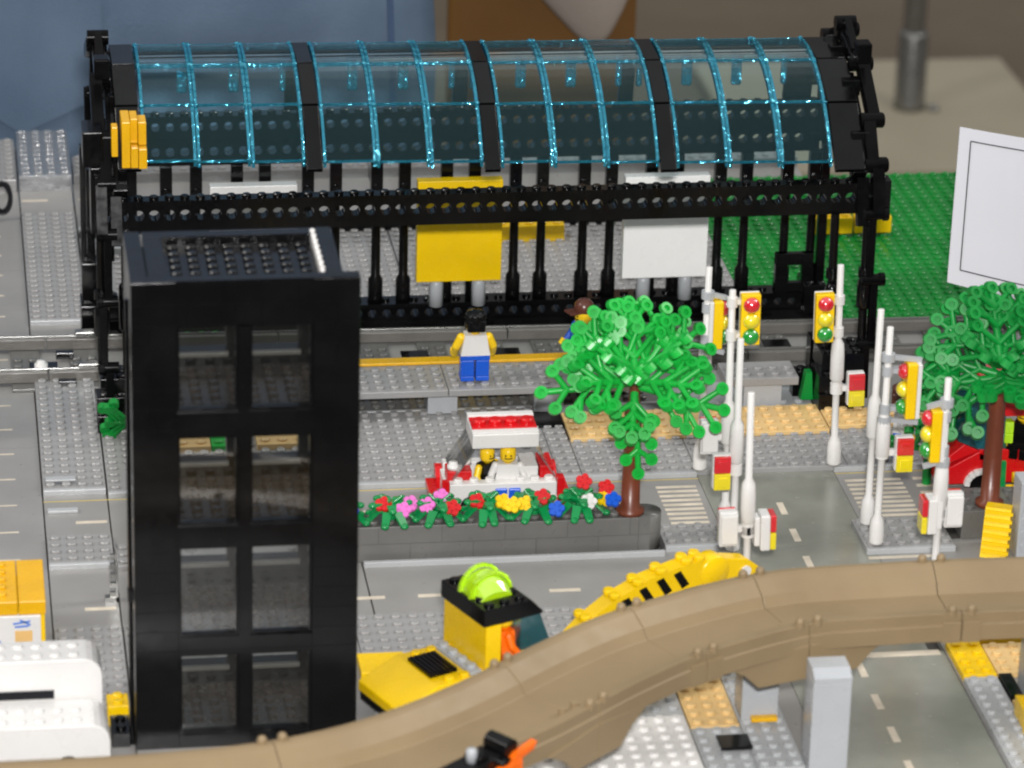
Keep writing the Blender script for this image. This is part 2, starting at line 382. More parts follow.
# arch profile (Y, Z)
ARC = [(1.2, 17.15), (4.3, 20.3), (8.1, 22.0), (12.1, 22.15), (16.6, 19.3)]
LIFT = [1.22, .8, .55, .45, .3]           # the roof sits a little higher at its left end
def arc_at(x):
    t = max(0, min(1, (57.5-x)/45.4)); return [(y, z+l*t) for (y, z), l in zip(ARC, LIFT)]
def strip(mb, x0, x1, pts, t, inset=0):
    for (a, b) in zip(pts[:-1], pts[1:]):
        dy, dz = b[0]-a[0], b[1]-a[1]; L = math.hypot(dy, dz); n = (-dz/L, dy/L)
        A = (a[0]+dy/L*inset, a[1]+dz/L*inset); B = (b[0]-dy/L*inset, b[1]-dz/L*inset)
        poly = [A, B, (B[0]+n[0]*t, B[1]+n[1]*t), (A[0]+n[0]*t, A[1]+n[1]*t)]
        mb.prism(poly, 'x', x0, x1)
    return mb
def curve(a, b, bulge, n=5):                      # gently bowed panel between two arch nodes
    dy, dz = b[0]-a[0], b[1]-a[1]; L = math.hypot(dy, dz); nn = (-dz/L, dy/L)
    return [(a[0]+dy*t+nn[0]*bulge*4*t*(1-t), a[1]+dz*t+nn[1]*bulge*4*t*(1-t)) for t in [i/n for i in range(n+1)]]
RIBW = 1.13; PW = 3.5
for gq in range(4):
    for c in range(3):
        x0 = 12.1+gq*(3*PW+RIBW)+c*PW
        AR = arc_at(x0+PW/2)
        for r in range(4):
            pts = curve(AR[r], AR[r+1], .22 if r < 3 else .1)
            n = len(pts); t = .12; vs = []; fs = []
            for (y, z) in pts:
                vs += [(x0+.06, y, z), (x0+PW-.06, y, z), (x0+PW-.06, y, z+t), (x0+.06, y, z+t)]
            for i in range(n-1):
                o = i*4; fs += [(o, o+1, o+5, o+4), (o+3, o+7, o+6, o+2), (o, o+4, o+7, o+3), (o+1, o+2, o+6, o+5)]
            fs += [(0, 3, 2, 1), (n*4-4, n*4-3, n*4-2, n*4-1)]
            pan = st.part('roof_panel', MB().add(vs, fs), 'roofclear')
            fl = MB()
            for xa, xb in ((x0+.03, x0+.22), (x0+PW-.22, x0+PW-.03)):
                vs = []; fs = []
                for (y, z) in pts: vs += [(xa, y, z-.34), (xb, y, z-.34), (xb, y, z+t+.05), (xa, y, z+t+.05)]
                for i in range(n-1):
                    o = i*4; fs += [(o, o+1, o+5, o+4), (o+3, o+7, o+6, o+2), (o, o+4, o+7, o+3), (o+1, o+2, o+6, o+5)]
                fs += [(0, 3, 2, 1), (n*4-4, n*4-3, n*4-2, n*4-1)]
                fl.add(vs, fs)
                for q in (pts[0], pts[-1]):
                    fl.ball(((xa+xb)/2, q[0]+(.12 if q is pts[0] else -.12), q[1]+.05), .19, 8, 6)
            if r == 3:
                for xa in (x0-.05, x0+PW-.35): fl.box(xa, xa+.4, pts[-1][0]-.25, pts[-1][0]+.15, pts[-1][1]-1.55, pts[-1][1]+.2, .1); fl.ball((xa+.2, pts[-1][0]-.05, pts[-1][1]-1.55), .24, 10, 6)
            # lip along the long edges, its glow put into the cyan colour
            for q, w in ((pts[0], .045), (pts[-1], -.045)):
                fl.box(x0+.3, x0+PW-.3, min(q[0], q[0]+w), max(q[0], q[0]+w), q[1]-.03, q[1]+t+.02)
            st.part('panel_edge', fl, 'roofedge', pan)
def black_arch(x0, x1, t=.45, lift=.05, lo=-.6):
    AR = arc_at((x0+x1)/2); m = MB(); P = [(AR[0][0]-.25, AR[0][1]-.35)]+AR[1:4]+[(16.9, 19.0), (17.5, 16.3)]
    strip(m, x0, x1, [(a, b-.25) for a, b in P], t); return m
for gq in range(3):
    x0 = 12.1+(gq+1)*3*PW+gq*RIBW
    st.part('roof_rib', black_arch(x0+.05, x0+RIBW-.05), 'black', bevel=.04)
e1 = black_arch(10.5, 12.0); e2 = black_arch(57.6, 59.6)
for m, xs in ((e1, (10.2, 11.2)), (e2, (58.9, 59.9))):
    for (y, z) in [(2.6, 18.4), (6, 20.9), (10, 22.0), (14.4, 20.6)]:
        m.box(min(xs), max(xs)+.2, y-.5, y+.5, z-.6, z+.5, .05)
    for (a, b) in zip(ARC[:-1], ARC[1:]):
        x = xs[0]+.45; m.obox((x, a[0], a[1]-1.0), (x, b[0], b[1]-1.0), .9, 1.3, (0, 0, 1))
st.part('end_arch', e1, 'black', bevel=.04); st.part('end_arch', e2, 'black', bevel=.04)
# yellow bricks under the left end of the roof
yb = MB(); yb.box(10.75, 11.3, .55, 3.0, 18.2, 21.3, .05); yb.box(11.33, 11.8, .5, 1.6, 18.2, 19.6, .05); yb.box(11.33, 11.8, 1.2, 2.9, 19.65, 21.3, .05); yb.box(11.83, 12.35, .45, 1.4, 18.15, 19.5, .05); yb.box(11.83, 12.35, 1.1, 2.6, 19.55, 21.1, .05); yb.box(10.1, 10.5, .5, 1.4, 19.0, 21.0, .05)
st.part('end_bricks', yb, 'amber')
# link chains that carry the arch at both ends
def chain(x, s):
    m = MB()
    nd = [(-.3, .9), (.1, 4.6), (.2, 9.2), (.3, 13.8), (1.3, 16.9), (3.1, 19.4), (7.2, 22.0), (11.6, 23.0), (15.6, 21.3), (17.6, 17.6), (17.4, 13.5)]
    for i, (a, b) in enumerate(zip(nd[:-1], nd[1:])):
        off = .35*s if i % 2 else 0
        up = (1, 0, 0)
        m.obox((x+off, a[0], a[1]), (x+off, b[0], b[1]), .95 if i > 2 else .55, .8 if i > 2 else .5, up)
        if 2 < i < 8: m.obox((x+off-.95*s, a[0]+.2, a[1]-.9), (x+off-.95*s, b[0]+.2, b[1]-.9), .8, .8, up)
    for i, (y, z) in enumerate(nd[1:]):
        m.cyl((x-.55, y, z), (x+.95*1 if s > 0 else x+.6, y, z), .52 if i > 2 else .38, n=14)
        m.tube((x+s*.7-.05, y-.0, z), (x+s*.7+.35, y, z), .46, .22, 12)
    m.box(x-.5, x+.5, 5.2, 6.4, 22.6, 24.0, .1); m.cyl((x-.7, 11.2, 23.6), (x+.7, 11.2, 23.6), .5, n=12)
    m.obox((x, 8.0, 22.6), (x, 10.8, 23.9), .5, .6)
    return m
M['blacklink'] = plastic('black_link_plastic', '0c0c0d', .2, .2, 50, .1)
st.part('arch_link', chain(9.75, -1), 'blacklink', bevel=.05)
st.part('arch_link', chain(60.2, 1), 'blacklink', bevel=.05)
lk = MB(); lk.box(8.3, 9.6, 1.6, 4.2, 17.9, 20.3, .08); lk.box(8.75, 9.5, 1.5, 3.5, 13.4, 17.9, .06); st.part('side_block', lk, 'black')
def leg(xs, front):
    m = MB()
    for i, x in enumerate(xs):
        m.cyl((x, .4, 4.2), (x, .9, 13.7), .3, n=10); m.lathe([(.34, 0), (.5, .2), (.5, 1.9), (.3, 2.4)], (x, .55, 6.6+i*.4), n=10)
        m.cyl((x, .5, 9.3), (x, .5, 9.9), .5, n=10)
    return m
st.part('leg', leg((57.8, 60.0), True), 'black', bevel=0); st.part('leg', leg((9.3, 10.9), True), 'black')
def foot(*boxes):
    m = MB()
    for q in boxes: brick(m, *q)
    st.part('foot', m, 'black')
foot((8.85, 11.0, -.75, 1.2, .34, 1.5), (8.85, 11.0, -.5, 1.2, 1.5, 2.7), (9.1, 10.9, -.2, 1.4, 2.7, 3.9))
foot((9.2, 11, 2.2, 4.2, .3, 3.0))
foot((56.85, 59.3, -1.55, 1.1, .34, 1.7), (56.85, 59.3, -1.3, 1.3, 1.7, 2.9), (57.1, 60.0, -.8, 2.0, 2.9, 4.3))
foot((57.0, 57.8, 2.4, 3.6, .3, 4.2))
foot((55.7, 56.9, 1.4, 2.4, .37, 2.2))
foot((8.5, 11.1, 16, 18.6, .02, 2.6), (8.6, 10.4, 16.4, 18.2, 2.6, 5.6))
for x in (9.3, 10.6, 12.2): st.part('strut', MB().box(x-.28, x+.28, 16.7, 17.3, 5.61 if x < 11 else 2.0, 12.4, .04), 'black')
st.part('strut', MB().box(8.6, 9.0, 16.9, 17.6, 5.61, 14, .04), 'black')
st.part('cross_bar', MB().box(9, 12.4, 16.5, 16.69, 7.4, 8.2, .04), 'black')
foot((59.6, 61.2, 16, 18.6, .02, 2.6))
st.part('strut', MB().box(60.5, 61.1, 16.6, 17.4, 2.6, 13, .05), 'black')
st.part('end_brick', brick(MB(), 60.35, 61.5, .9, 2.1, 13.3, 15.9), 'black')
# billboards on round grey legs
def billboard(x0, x1, z0, z1, mat, label, legs):
    t = Thing('billboard', label, 'billboard', ((x0+x1)/2, 16.2, 1.95), group='billboards behind the tracks', world=True)
    m = MB(); m.box(x0, x1, 15.45, 16.35, z0, z1, .05)
    st_ = t.part('board', m, mat)
    for lx in legs:
        t.part('leg', MB().lathe([(.5, 1.97), (.5, z0-.25), (.42, z0)], (lx, 15.95, 0), n=12), 'grey')
    return t
billboard(31.75, 37.7, 3.9, 11.35, 'yellow', 'plain yellow billboard on two grey round legs', (33.2, 36.2))
billboard(46.3, 52.3, 3.75, 11.3, 'signwhite', 'plain white billboard right of the yellow one, beside the traffic lights', (47.9, 50.9))
billboard(17.4, 23.4, 3.6, 11.35, 'white', 'white billboard mostly hidden behind the black tower, only its top edge showing', (19, 22))

# tracks behind the platform
tk = Thing('track', 'grey toy railway track with two raised rails behind the platform', 'railway track', (35, 11.4, 0), world=True)
for y, sk in ((13.85, -.024), (8.5, -.008)):
    m = MB(); x = -26
    while x < 78:
        m.box(x, x+15.92, y-.45, y+.45, .24, 1.0, .05)
        for q in (2.5, 8, 13.5): m.box(x+q-.7, x+q+.7, y-.50, y-.44, .5, .66)
        x += 16
    m.v = [(a, b+(a-35)*sk, c) for a, b, c in m.v]
    r = tk.part('rail', m, 'rail')
    m = MB(); m.box(-26, 78, y-.06, y+.06, 1.01, 1.11, .02); m.v = [(a, b+(a-35)*sk, c) for a, b, c in m.v]; tk.part('rail_top', m, 'steel', r)
for i in range(26):
    x = -24.5+i*4.0
    m = MB(); m.box(x, x+2, 7.3, 15.3, .006, .22, .04)
    for yy in (10.2, 11.2, 12.2): m.stud(x+.5, yy, .22); m.stud(x+1.5, yy, .22)
    tk.part('sleeper', m, 'dark')
for i in range(13):
    x = -14.3+i*6.35
    tk.part('tile', MB().box(x, x+1.9, 9.6, 11.2, .44, .56, .03), 'black')
ct = Thing('rail_contact', 'shiny metal contact clips on the rails by the left end of the station', 'rail clip', (8, 12, 1), world=True)
for x, y in ((8.0, 14.45), (8.0, 8.75)): ct.part('clip', MB().box(x, x+1.3, y-.35, y+.35, 1.17, 1.45, .05), 'steel')
for x, y in ((6.6, 12.6), (6.6, 7.6)): ct.part('clip', MB().box(x, x+1.2, y-.3, y+.3, .24, .7, .05), 'black')
# ---------------------------------------------------------------- platform
pf = Thing('platform', 'raised grey station platform with a yellow edge strip', 'platform', (35, 3, 0), world=True)
d = MB()
for xa, xb in ((22, 32), (32.02, 46.0)):
    d.box(xa, xb-.02, -.55, 4.6, 2.02, 2.5, .05); d.studs(xa, xb-.02, -.4, 3.6, 2.5)
pf.part('deck', d, 'pave')
e = MB(); e.box(22, 46, 3.85, 4.6, 2.52, 2.72, .05); e.box(22, 46, 4.62, 4.9, 2.1, 2.68, .04)
pf.part('edge_strip', e, 'amber')
for x0 in (23, 30.75, 37.9): pf.part('support', MB().box(x0, x0+2, .5, 2.5, .36, 2.0, .05), 'grey')
pf2 = Thing('platform', 'short grey platform piece on one support right of the green tree', 'platform', (53, 2, 0), world=True)
d = MB(); d.box(50.6, 55.6, -.7, 2.2, 2.12, 2.7, .05); d.studs(50.6, 55.6, -.6, 1.4, 2.7)
pf2.part('deck', d, 'pave')
pf2.part('support', MB().box(52.0, 54.6, -.2, 1.5, .37, 2.1, .05), 'grey')
ap = MB(); ap.box(47.2, 56.8, .02, 4.4, -.38, .36, .04); ap.studs(50, 56.5, .1, 1.1, .36)
struct('pavement', ap, 'pavelight')
lo = MB(); lo.box(23, 47, 1.5, 6.6, -.38, .32, .04); lo.studs(23, 46, 1.6, 4.6, .32)
kb2 = MB(); kb2.box(24.1, 46.9, 1.21, 1.48, -.38, .36, .04); struct('kerb', kb2, 'pavelight')
struct('pavement', lo, 'dark')
# tan plates, black tile
for i, (x0, x1, lab) in enumerate(((39.55, 43.4, 'tan studded plate beside the black tile in front of the platform'), (43.45, 49.4, 'tan studded plate partly behind the drooping branch of the green tree'), (49.45, 56.9, 'tan studded plate running right to the black station foot'))):
    m = MB(); m.box(x0, x1, -4.9, -.55, .34, .62, .04); m.studs(x0, x1, -4.9, -.6, .62)
    single('plate', m, 'tan', lab, 'plate', ((x0+x1)/2, -2, .34), 'tan plates on the pavement')
m = MB(); m.box(57, 65, -4.25, -1.4, .34, .62, .04); m.studs(57, 65, -4.25, -1.25, .62)
single('plate', m, 'tan', 'tan studded plate right of the black station foot, behind the white poles', 'plate', (61, -3, .34), 'tan plates on the pavement')
single('tile', MB().box(37.4, 39.5, -2.4, -.1, .36, .56, .03), 'black', 'smooth black tile behind the roof of the white car', 'tile', (38.2, -.3, .36))
# bricks behind the station
def ybrick(x0, x1, y, lab):
    m = MB(); brick(m, x0, x1, y, y+1, .34, 1.6)
    single('brick', m, 'yellow', lab, 'brick', ((x0+x1)/2, y+.5, .34), 'yellow bricks behind the station')
ybrick(37.6, 44.9, 32.1, 'long yellow brick on the rear pavement beside the yellow billboard')
ybrick(63.9, 66.8, 32, 'yellow brick on the green plate left of the right station leg')
ybrick(67.0, 69.8, 32, 'yellow brick on the green plate at the right end of the station')
m = MB(); m.box(9.1, 54, 35.75, 36.35, .0, .9, .04); single('edge_brick', m, 'pavelight', 'long pale grey brick edging along the far side of the rear pavement', 'brick', (32, 36, 0))
m = MB(); m.box(9.1, 54.5, 35.3, 35.7, .34, .8, .04); single('edge_brick', m, 'black', 'thin dark strip along the pavement edge behind the station', 'brick', (32, 35.5, .3))
# far pavement stacks
def stack(x0, x1, y0, y1, z, mat, lab):
    m = MB(); n = max(1, int(round((x1-x0)/4)))
    m.box(x0, x1, y0, y1, -.38, z, .05); m.studs(x0, x1, y0, y1, z)
    for i in range(n+1): pass
    single('brick_stack', m, mat, lab, 'brick stack', ((x0+x1)/2, (y0+y1)/2, 0), 'low stacks along the far edge')
M['wetgrey'] = clear('clear_grey_plastic', (.8, .82, .84), .8, .06, .55, (.36, .37, .39), sparkle=.6)
stack(5, 9, 46.6, 57, 1.3, 'wetgrey', 'glossy pale grey studded stack at the far left corner, tallest of the row')
stack(-6, 4.8, 46.6, 56, 1.0, 'pave', 'grey studded stack cut off by the left edge of the picture')
stack(9.2, 32, 48, 52.2, .8, 'pave', 'low grey studded stack behind the left half of the station')
stack(32.1, 66, 48, 52.2, .8, 'pave', 'low grey studded stack behind the right half of the station')
hp = MB(); N = 22
for i in range(N):
    a, b = 2*PI*i/N, 2*PI*(i+1)/N
    hp.obox((3.6+.62*math.cos(a), 40.5, 1.8+1.15*math.sin(a)), (3.6+.62*math.cos(b), 40.5, 1.8+1.15*math.sin(b)), .36, .4, (0, 1, 0))
hp.obox((3.3, 40.5, .7), (.6, 39.6, .25), .45, .4); hp.box(2.7, 3.1, 40.3, 40.7, 1.5, 2.1, .05)
single('hoop', hp, 'ink', 'small black hoop with a bar lying at the left edge of the picture', 'hoop', (3, 40, 0))
m = MB(); m.box(9.25, 12.5, 32.0, 35.6, .36, .75, .03); m.box(9.6, 12.5, 31.6, 32.0, .36, .9, .03)
single('tile', m, 'pavelight', 'smooth pale grey tile left of the station behind the rails', 'tile', (11, 34, .36))
single('tile', MB().box(5.2, 7.1, -8.7, -8.1, .54, .66, .03), 'pavelight', 'pale grey bar on the left pavement near its kerb', 'tile', (6, -8.4, .54))
single('tile', MB().box(5.2, 7.1, -12.4, -11.9, .006, .2, .03), 'pavelight', 'pale grey bar lying on the road below the left pavement', 'tile', (6, -12.1, 0))
m = MB(); m.lathe([(.45, .54), (.45, 1.3), (.3, 1.32), (.3, 1.5)], (5.5, 9.2, 0), n=14); single('round_brick', m, 'white', 'small white round brick on the corner of the left pavement by the rails', 'brick', (5.5, 9.2, .5))

# ================================================================= black tower
tw = Thing('tower', 'tall black brick tower with rows of clear windows and an open studded roof', 'tower', (15, -40, 0), world=True)
X0, X1, Y0, Y1, ZT = 9.05, 21.25, -44.0, -36.2, 27.7
FL = [0.0, 6.5, 13.2, 19.9]      # storey floors
xa, xm0, xm1, xb = 11.45, 14.75, 15.35, 18.75     # window columns
wl = MB()
wl.box(X0, xa, Y0, Y0+1, 0, ZT, .03); wl.box(xb, X1, Y0, Y0+1, 0, ZT, .03)
wl.box(xm0, xm1, Y0+.05, Y0+.9, 0, ZT-2.6)
wz = [(.75, 5.7), (6.75, 12.2), (13.45, 18.75), (20.15, 25.2)]
prev = 0
for (a, b) in wz:
    wl.box(xa+.005, xm0-.005, Y0+.03, Y0+.97, prev, a); wl.box(xm1+.005, xb-.005, Y0+.03, Y0+.97, prev, a); prev = b
wl.box(xa+.005, xb-.005, Y0+.03, Y0+.97, prev, ZT-.02)
# brick courses as shallow joints on the piers
tw.part('wall', wl, 'tower', label='front wall with eight window openings')
sw = MB()
XB = X1-.85
for (u0, u1) in ((X0, X0+.9), (XB-.9, XB)):
    sw.box(u0+.01, u1-.01, Y0+1.01, Y0+2.4, 0, ZT-.02); sw.box(u0+.01, u1-.01, Y1-1.6, Y1, 0, ZT-.02); sw.box(u0+.02, u1-.02, Y0+2.4, Y1-1.6, ZT-3, ZT-.02)
    for (a, b) in zip([0]+[q[1] for q in wz[:-1]], [q[0] for q in wz]): sw.box(u0+.02, u1-.02, Y0+2.4, Y1-1.6, a, b)
tw.part('wall', sw, 'tower', label='side walls')
bw = MB(); bz = [(1.6, 4.6), (8.1, 11.2), (14.3, 17.7), (20.9, 24.2)]
prev = .02
for (a, b) in bz:
    bw.box(X0+1, XB-1, Y1-.9, Y1-.02, prev, a); prev = b
bw.box(X0+1, XB-1, Y1-.9, Y1-.02, prev, ZT-.03)
for (a, b) in bz:
    bw.box(14.6, 15.5, Y1-.85, Y1-.05, a, b); bw.box(X0+1, 11.3, Y1-.85, Y1-.05, a, b); bw.box(18.6, XB-1, Y1-.85, Y1-.05, a, b)
tw.part('wall', bw, 'tower', label='rear wall with low window sills')
for k, z in enumerate(FL):
    fm = MB(); fm.box(X0+1.0, XB-1.0, Y0+1.02, Y1-.92, z-.3 if k else .35, z+.1 if k else .45)
    fm.studs(X0+1, XB-1, Y0+1, Y1-1, z+.1 if k else .45, 8)
    tw.part('storey_floor', fm, 'inside')
for (a, b) in wz:
    for (u0, u1) in ((xa, xm0), (xm1, xb)):
        fr = MB(); w = .16
        fr.box(u0+.01, u0+w, Y0+.25, Y0+.8, a+.01, b-.01); fr.box(u1-w, u1-.01, Y0+.25, Y0+.8, a+.01, b-.01); fr.box(u0+w, u1-w, Y0+.25, Y0+.8, a+.01, a+w); fr.box(u0+w, u1-w, Y0+.25, Y0+.8, b-w, b-.01)
        f = tw.part('window', fr, 'black')
        tw.part('pane', MB().box(u0+w, u1-w, Y0+.42, Y0+.5, a+w, b-w), 'glass', f)
        s = MB(); sz = min((q[0] for q in bz), key=lambda q: abs(q-a-.8)); s.box(u0+.05, u1-.05, Y1-1.25, Y1-.92, sz-.22, sz+.02, .03); tw.part('sill', s, 'rail', f)
for (u0, u1) in ((X0+1.1, X0+1.5), ):
    pass
rfm = MB(); zr = ZT-.55
rfm.box(X0+.5, XB-.92, Y0+1.03, Y1-.88, zr-.5, zr)
rfm.studs(X0+2.1, XB-1.3, Y0+1.05, Y1-.95, zr, 10)
tw.part('roof', rfm, 'black')
rp = MB(); rp.box(X0+1.0, X0+2, Y0+1.05, Y1-.9, zr, ZT-.04); rp.box(X0+.1, X1-.15, Y0+.1, Y0+.9, ZT, ZT+.03)
tw.part('parapet', rp, 'tower')
glint = MB(); glint.box(XB-1.2, XB-.95, Y0+1.1, Y1-.95, zr+.02, ZT+.05, .05)
for k in range(8): glint.stud(XB-1.08, Y0+1.4+k*.8, ZT+.05, 8, .16, .12)
tw.part('trim', glint, 'white')  # glint along the right side of the roof recess, put in as white plastic
lp = MB(); lp.cyl((X0-.18, Y0+.6, .1), (X0-.18, Y0+.6, 26.6), .13, n=8); lp.box(X0-.35, X0-.02, Y0+.3, Y0+.9, 9.0, 9.6)
tw.part('corner_rod', lp, 'black')
for (x0, x1, y0, y1, mt, lab) in ((14.3, 18.2, 14.9, 16.1, 'leaf', 'green studded plate by the rails, seen through the top left tower window'), (13.6, 16.0, -4.4, -2.0, 'tan', 'tan studded plate on the pavement behind the tower, seen through its left windows'), (16.05, 17.0, -4.4, -2.0, 'leaf', 'small green plate on the pavement behind the tower'), (19.0, 22.4, -4.4, -2.0, 'tan', 'tan studded plate on the pavement behind the right side of the tower')):
    m = MB(); z = .02 if y0 > 10 else .34; m.box(x0, x1, y0, y1, z, z+.4, .04); m.studs(x0, x1, y0, y1, z+.4)
    single('plate', m, mt, lab, 'plate', ((x0+x1)/2, (y0+y1)/2, z), 'plates behind the tower')
# lattice of the small low building edge at the tower's left foot
m = MB(); brick(m, 7.6, 8.8, -41.1, -39.6, .02, 1.3); single('brick', m, 'yellow', 'yellow brick at the foot of the black tower, beside the white vehicle', 'brick', (8.2, -40.3, 0))
m = MB(); m.box(7.7, 8.75, -43.6, -41.4, .006, .9, .05); m.studs(7.75, 8.75, -43.5, -41.5, .9); single('brick', m, 'black', 'dark low brick between white vehicle and tower', 'brick', (8.2, -42.5, 0))
m = MB()
for k in range(5): m.box(8.5, 8.85, -25.2-k*.0, -24.9, .3+k*.62, .6+k*.62)
m.box(8.85, 8.98, -25.3, -24.8, .01, 3.6); m.box(8.2, 8.98, -25.3, -24.8, .006, .3)
single('ladder', m, 'steel', 'small shiny rung bracket on the road left of the tower', 'bracket', (8.7, -25, 0))

# ================================================================= planter, flowers, trees
pl = MB(); pl.box(22.3, 41.2, -21.15, -19.1, .006, 2.35, .05); pl.studs(22.3, 41.2, -21.1, -19.1, 2.35)
cap = MB(); 
pl.lathe([(1.0, .006), (1.0, 2.35)], (41.2+.55, -20.12, 0), n=20); pl.box(41.2, 41.9, -21.12, -19.12, .01, 2.34)
for x in (26.9, 29.2, 34.8): pl.box(x, x+.03, -21.16, -21.1, .02, 2.3)
single('planter', pl, 'wallgrey', 'long dark grey planter wall under the row of flowers', 'planter', (32, -20.1, 0))
pl = MB(); pl.box(61.7, 80, -21.15, -17.6, .006, 1.9, .05); pl.studs(61.8, 80, -21.1, -17.7, 1.9)
single('planter', pl, 'dark', 'dark grey studded planter at the right edge under the brown tree trunk', 'planter', (70, -20, 0))
def leafarm(mb, ang, L, rise, droop):
    d = Vector((math.cos(ang), math.sin(ang), 0)); p = Vector((-d.y, d.x, 0))
    a = Vector((0, 0, rise)); b = a+d*L*.55+Vector((0, 0, .25)); c = a+d*L+Vector((0, 0, -droop))
    w = .30
    vs = []
    for q, ww in ((a, .18), (b, w), (c, .22)):
        vs += [q-p*ww-Vector((0, 0, .09)), q+p*ww-Vector((0, 0, .09)), q+p*ww+Vector((0, 0, .09)), q-p*ww+Vector((0, 0, .09))]
    fs = [(0, 3, 2, 1), (8, 9, 10, 11)]
    for k in (0, 4): fs += [(k+i, k+(i+1) % 4, k+4+(i+1) % 4, k+4+i) for i in range(4)]
    mb.add(vs, fs); mb.ball(c, .27, 8, 6, (1, 1, .7))
def flower_mb():
    m = MB(); m.cyl((0, 0, .05), (0, 0, .2), .2, n=10)
    for k in range(5):
        a = 2*PI*k/5; m.cyl((.3*math.cos(a), .3*math.sin(a), .0), (.3*math.cos(a), .3*math.sin(a), .18), .25, .22, n=10)
    return m
def flower_plant(x, cols, label, seed):
    rnd = random.Random(seed)
    t = Thing('flower_plant', label, 'flowers', (x, -20.25, 2.37), group='flower plants along the planter')
    m = MB(); m.lathe([(.36, 0), (.36, .5), (.26, .6), (.26, 1.3)], n=10)
    for a in (-.35, PI+.35, -1.2, -1.95, .6, PI-.6, 1.6): leafarm(m, a+rnd.uniform(-.15, .15), 1.5+rnd.uniform(-.1, .15), .55, .35)
    for a in (0, PI/2*1.1, PI, -PI/2, .8, PI-.8): leafarm(m, a+rnd.uniform(-.2, .2), 1.15, .95, -.15)
    for k in range(3):
        a = (.4, 2.4, 4.5)[k]; m.cyl((0, 0, 1.0), (math.cos(a)*.8, math.sin(a)*.5, 1.55), .1, n=6)
    t.part('leaves', m, 'stem')
    for k, (dx, dy, dz, col) in enumerate(cols):
        f = flower_mb()
        tilt = Matrix.Translation((dx, dy-.1, dz-.6)) @ Matrix.Rotation(.75+rnd.uniform(-.2, .2), 4, 'X') @ Matrix.Rotation(rnd.uniform(-.3, .3), 4, 'Y') @ Matrix.Scale(1.0, 4)
        t.part('flower', f.xf(tilt), col)
flower_plant(22.85, [(.5, -.3, 1.45, 'blue')], 'flower plant with a blue bloom, half hidden by the tower', 1)
flower_plant(25.85, [(-.45, -.1, 1.75, 'red'), (.75, -.35, 1.45, 'pink'), (1.25, .25, 1.6, 'pink')], 'flower plant with one red and two pink blooms', 2)
flower_plant(28.85, [(-.75, -.1, 1.6, 'pink'), (.75, -.5, 1.55, 'red'), (.2, .5, 1.85, 'pink')], 'flower plant with pink blooms and a large red one', 3)
flower_plant(31.75, [(-.55, 0, 1.7, 'red'), (1.0, -.2, 1.7, 'yellow'), (1.6, -.5, 1.6, 'yellow')], 'flower plant with one red bloom and two yellow ones', 4)
flower_plant(34.75, [(-.6, -.3, 1.55, 'yellow'), (.5, .1, 1.8, 'red'), (1.3, -.6, 1.25, 'blue')], 'flower plant with a yellow, a red and a blue bloom', 5)
flower_plant(37.65, [(.4, -.4, 1.6, 'white'), (.3, .9, 2.35, 'red'), (1.5, .3, 1.4, 'yellow'), (1.7, .9, 1.9, 'red'), (1.95, -.3, 1.6, 'blue')], 'flower plant with white, red, yellow and blue blooms beside the trunk', 6)

def limb_mb(rnd, L=4.6, wd=1.0):
    """flat branching plant limb in the local XY plane along +X, ring studs at each twig end"""
    m = MB()
    m.cyl((0, 0, 0), (L, 0, 0), .27, .2, n=8)
    def ring(x, y, z=0):
        m.tube((x, y, z-.24), (x, y, z+.24), .40, .2, 12); m.cyl((x, y, z-.22), (x, y, z+.04), .25, n=10)
    ring(L+.3, 0)
    for k, (t, sgn) in enumerate(((.24, 1), (.24, -1), (.5, 1), (.5, -1), (.76, 1), (.76, -1))):
        ln = wd*(1.9, 1.9, 2.1, 2.1, 1.5, 1.5)[k]*rnd.uniform(.85, 1.1)
        a = sgn*rnd.uniform(.75, .95); x0 = L*t; z = rnd.uniform(-.15, .5)
        x1, y1 = x0+ln*math.cos(a), ln*math.sin(a)
        m.cyl((x0, 0, 0), (x1, y1, z), .2, .18, n=8); ring(x1+.25*math.cos(a), y1+.25*math.sin(a), z)
        if k in (2, 3) and wd > .7: m.cyl((x0+.9*math.cos(a), .9*math.sin(a), z*.4), (x0+.9*math.cos(a)+.2, .9*math.sin(a)+sgn*.95, z+.2), .2, .18, n=8); ring(x0+.9*math.cos(a)+.25, .9*math.sin(a)+sgn*1.2, z+.2)
    return m
def brick_tree(name, loc, H, limbs, mat, label, seed, trunk_top):
    rnd = random.Random(seed)
    t = Thing(name, label, 'tree', loc)
    m = MB(); m.lathe([(.9, 0), (.9, .25), (.6, .4), (.56, H*.5), (.52, H-.4), (.6, H), (.4, H+.3)], n=14)
    m.cyl((0, 0, H), (0, 0, trunk_top), .42, .3, n=10)
    t.part('trunk', m, 'brown')
    for (az, el, h, L, roll, r0, wd) in limbs:
        mb = limb_mb(rnd, L, wd)
        mb.v = [(x, y, z-.035*x*x) for x, y, z in mb.v]           # the limb droops a little along its length
        R = Matrix.Translation((0, 0, h)) @ Matrix.Rotation(az, 4, 'Z') @ Matrix.Rotation(-el, 4, 'Y') @ Matrix.Rotation(roll, 4, 'X') @ Matrix.Translation((r0, 0, 0))
        t.part('branch', mb.xf(R), mat)
    return t
def rad(*a): return tuple(math.radians(q) for q in a)
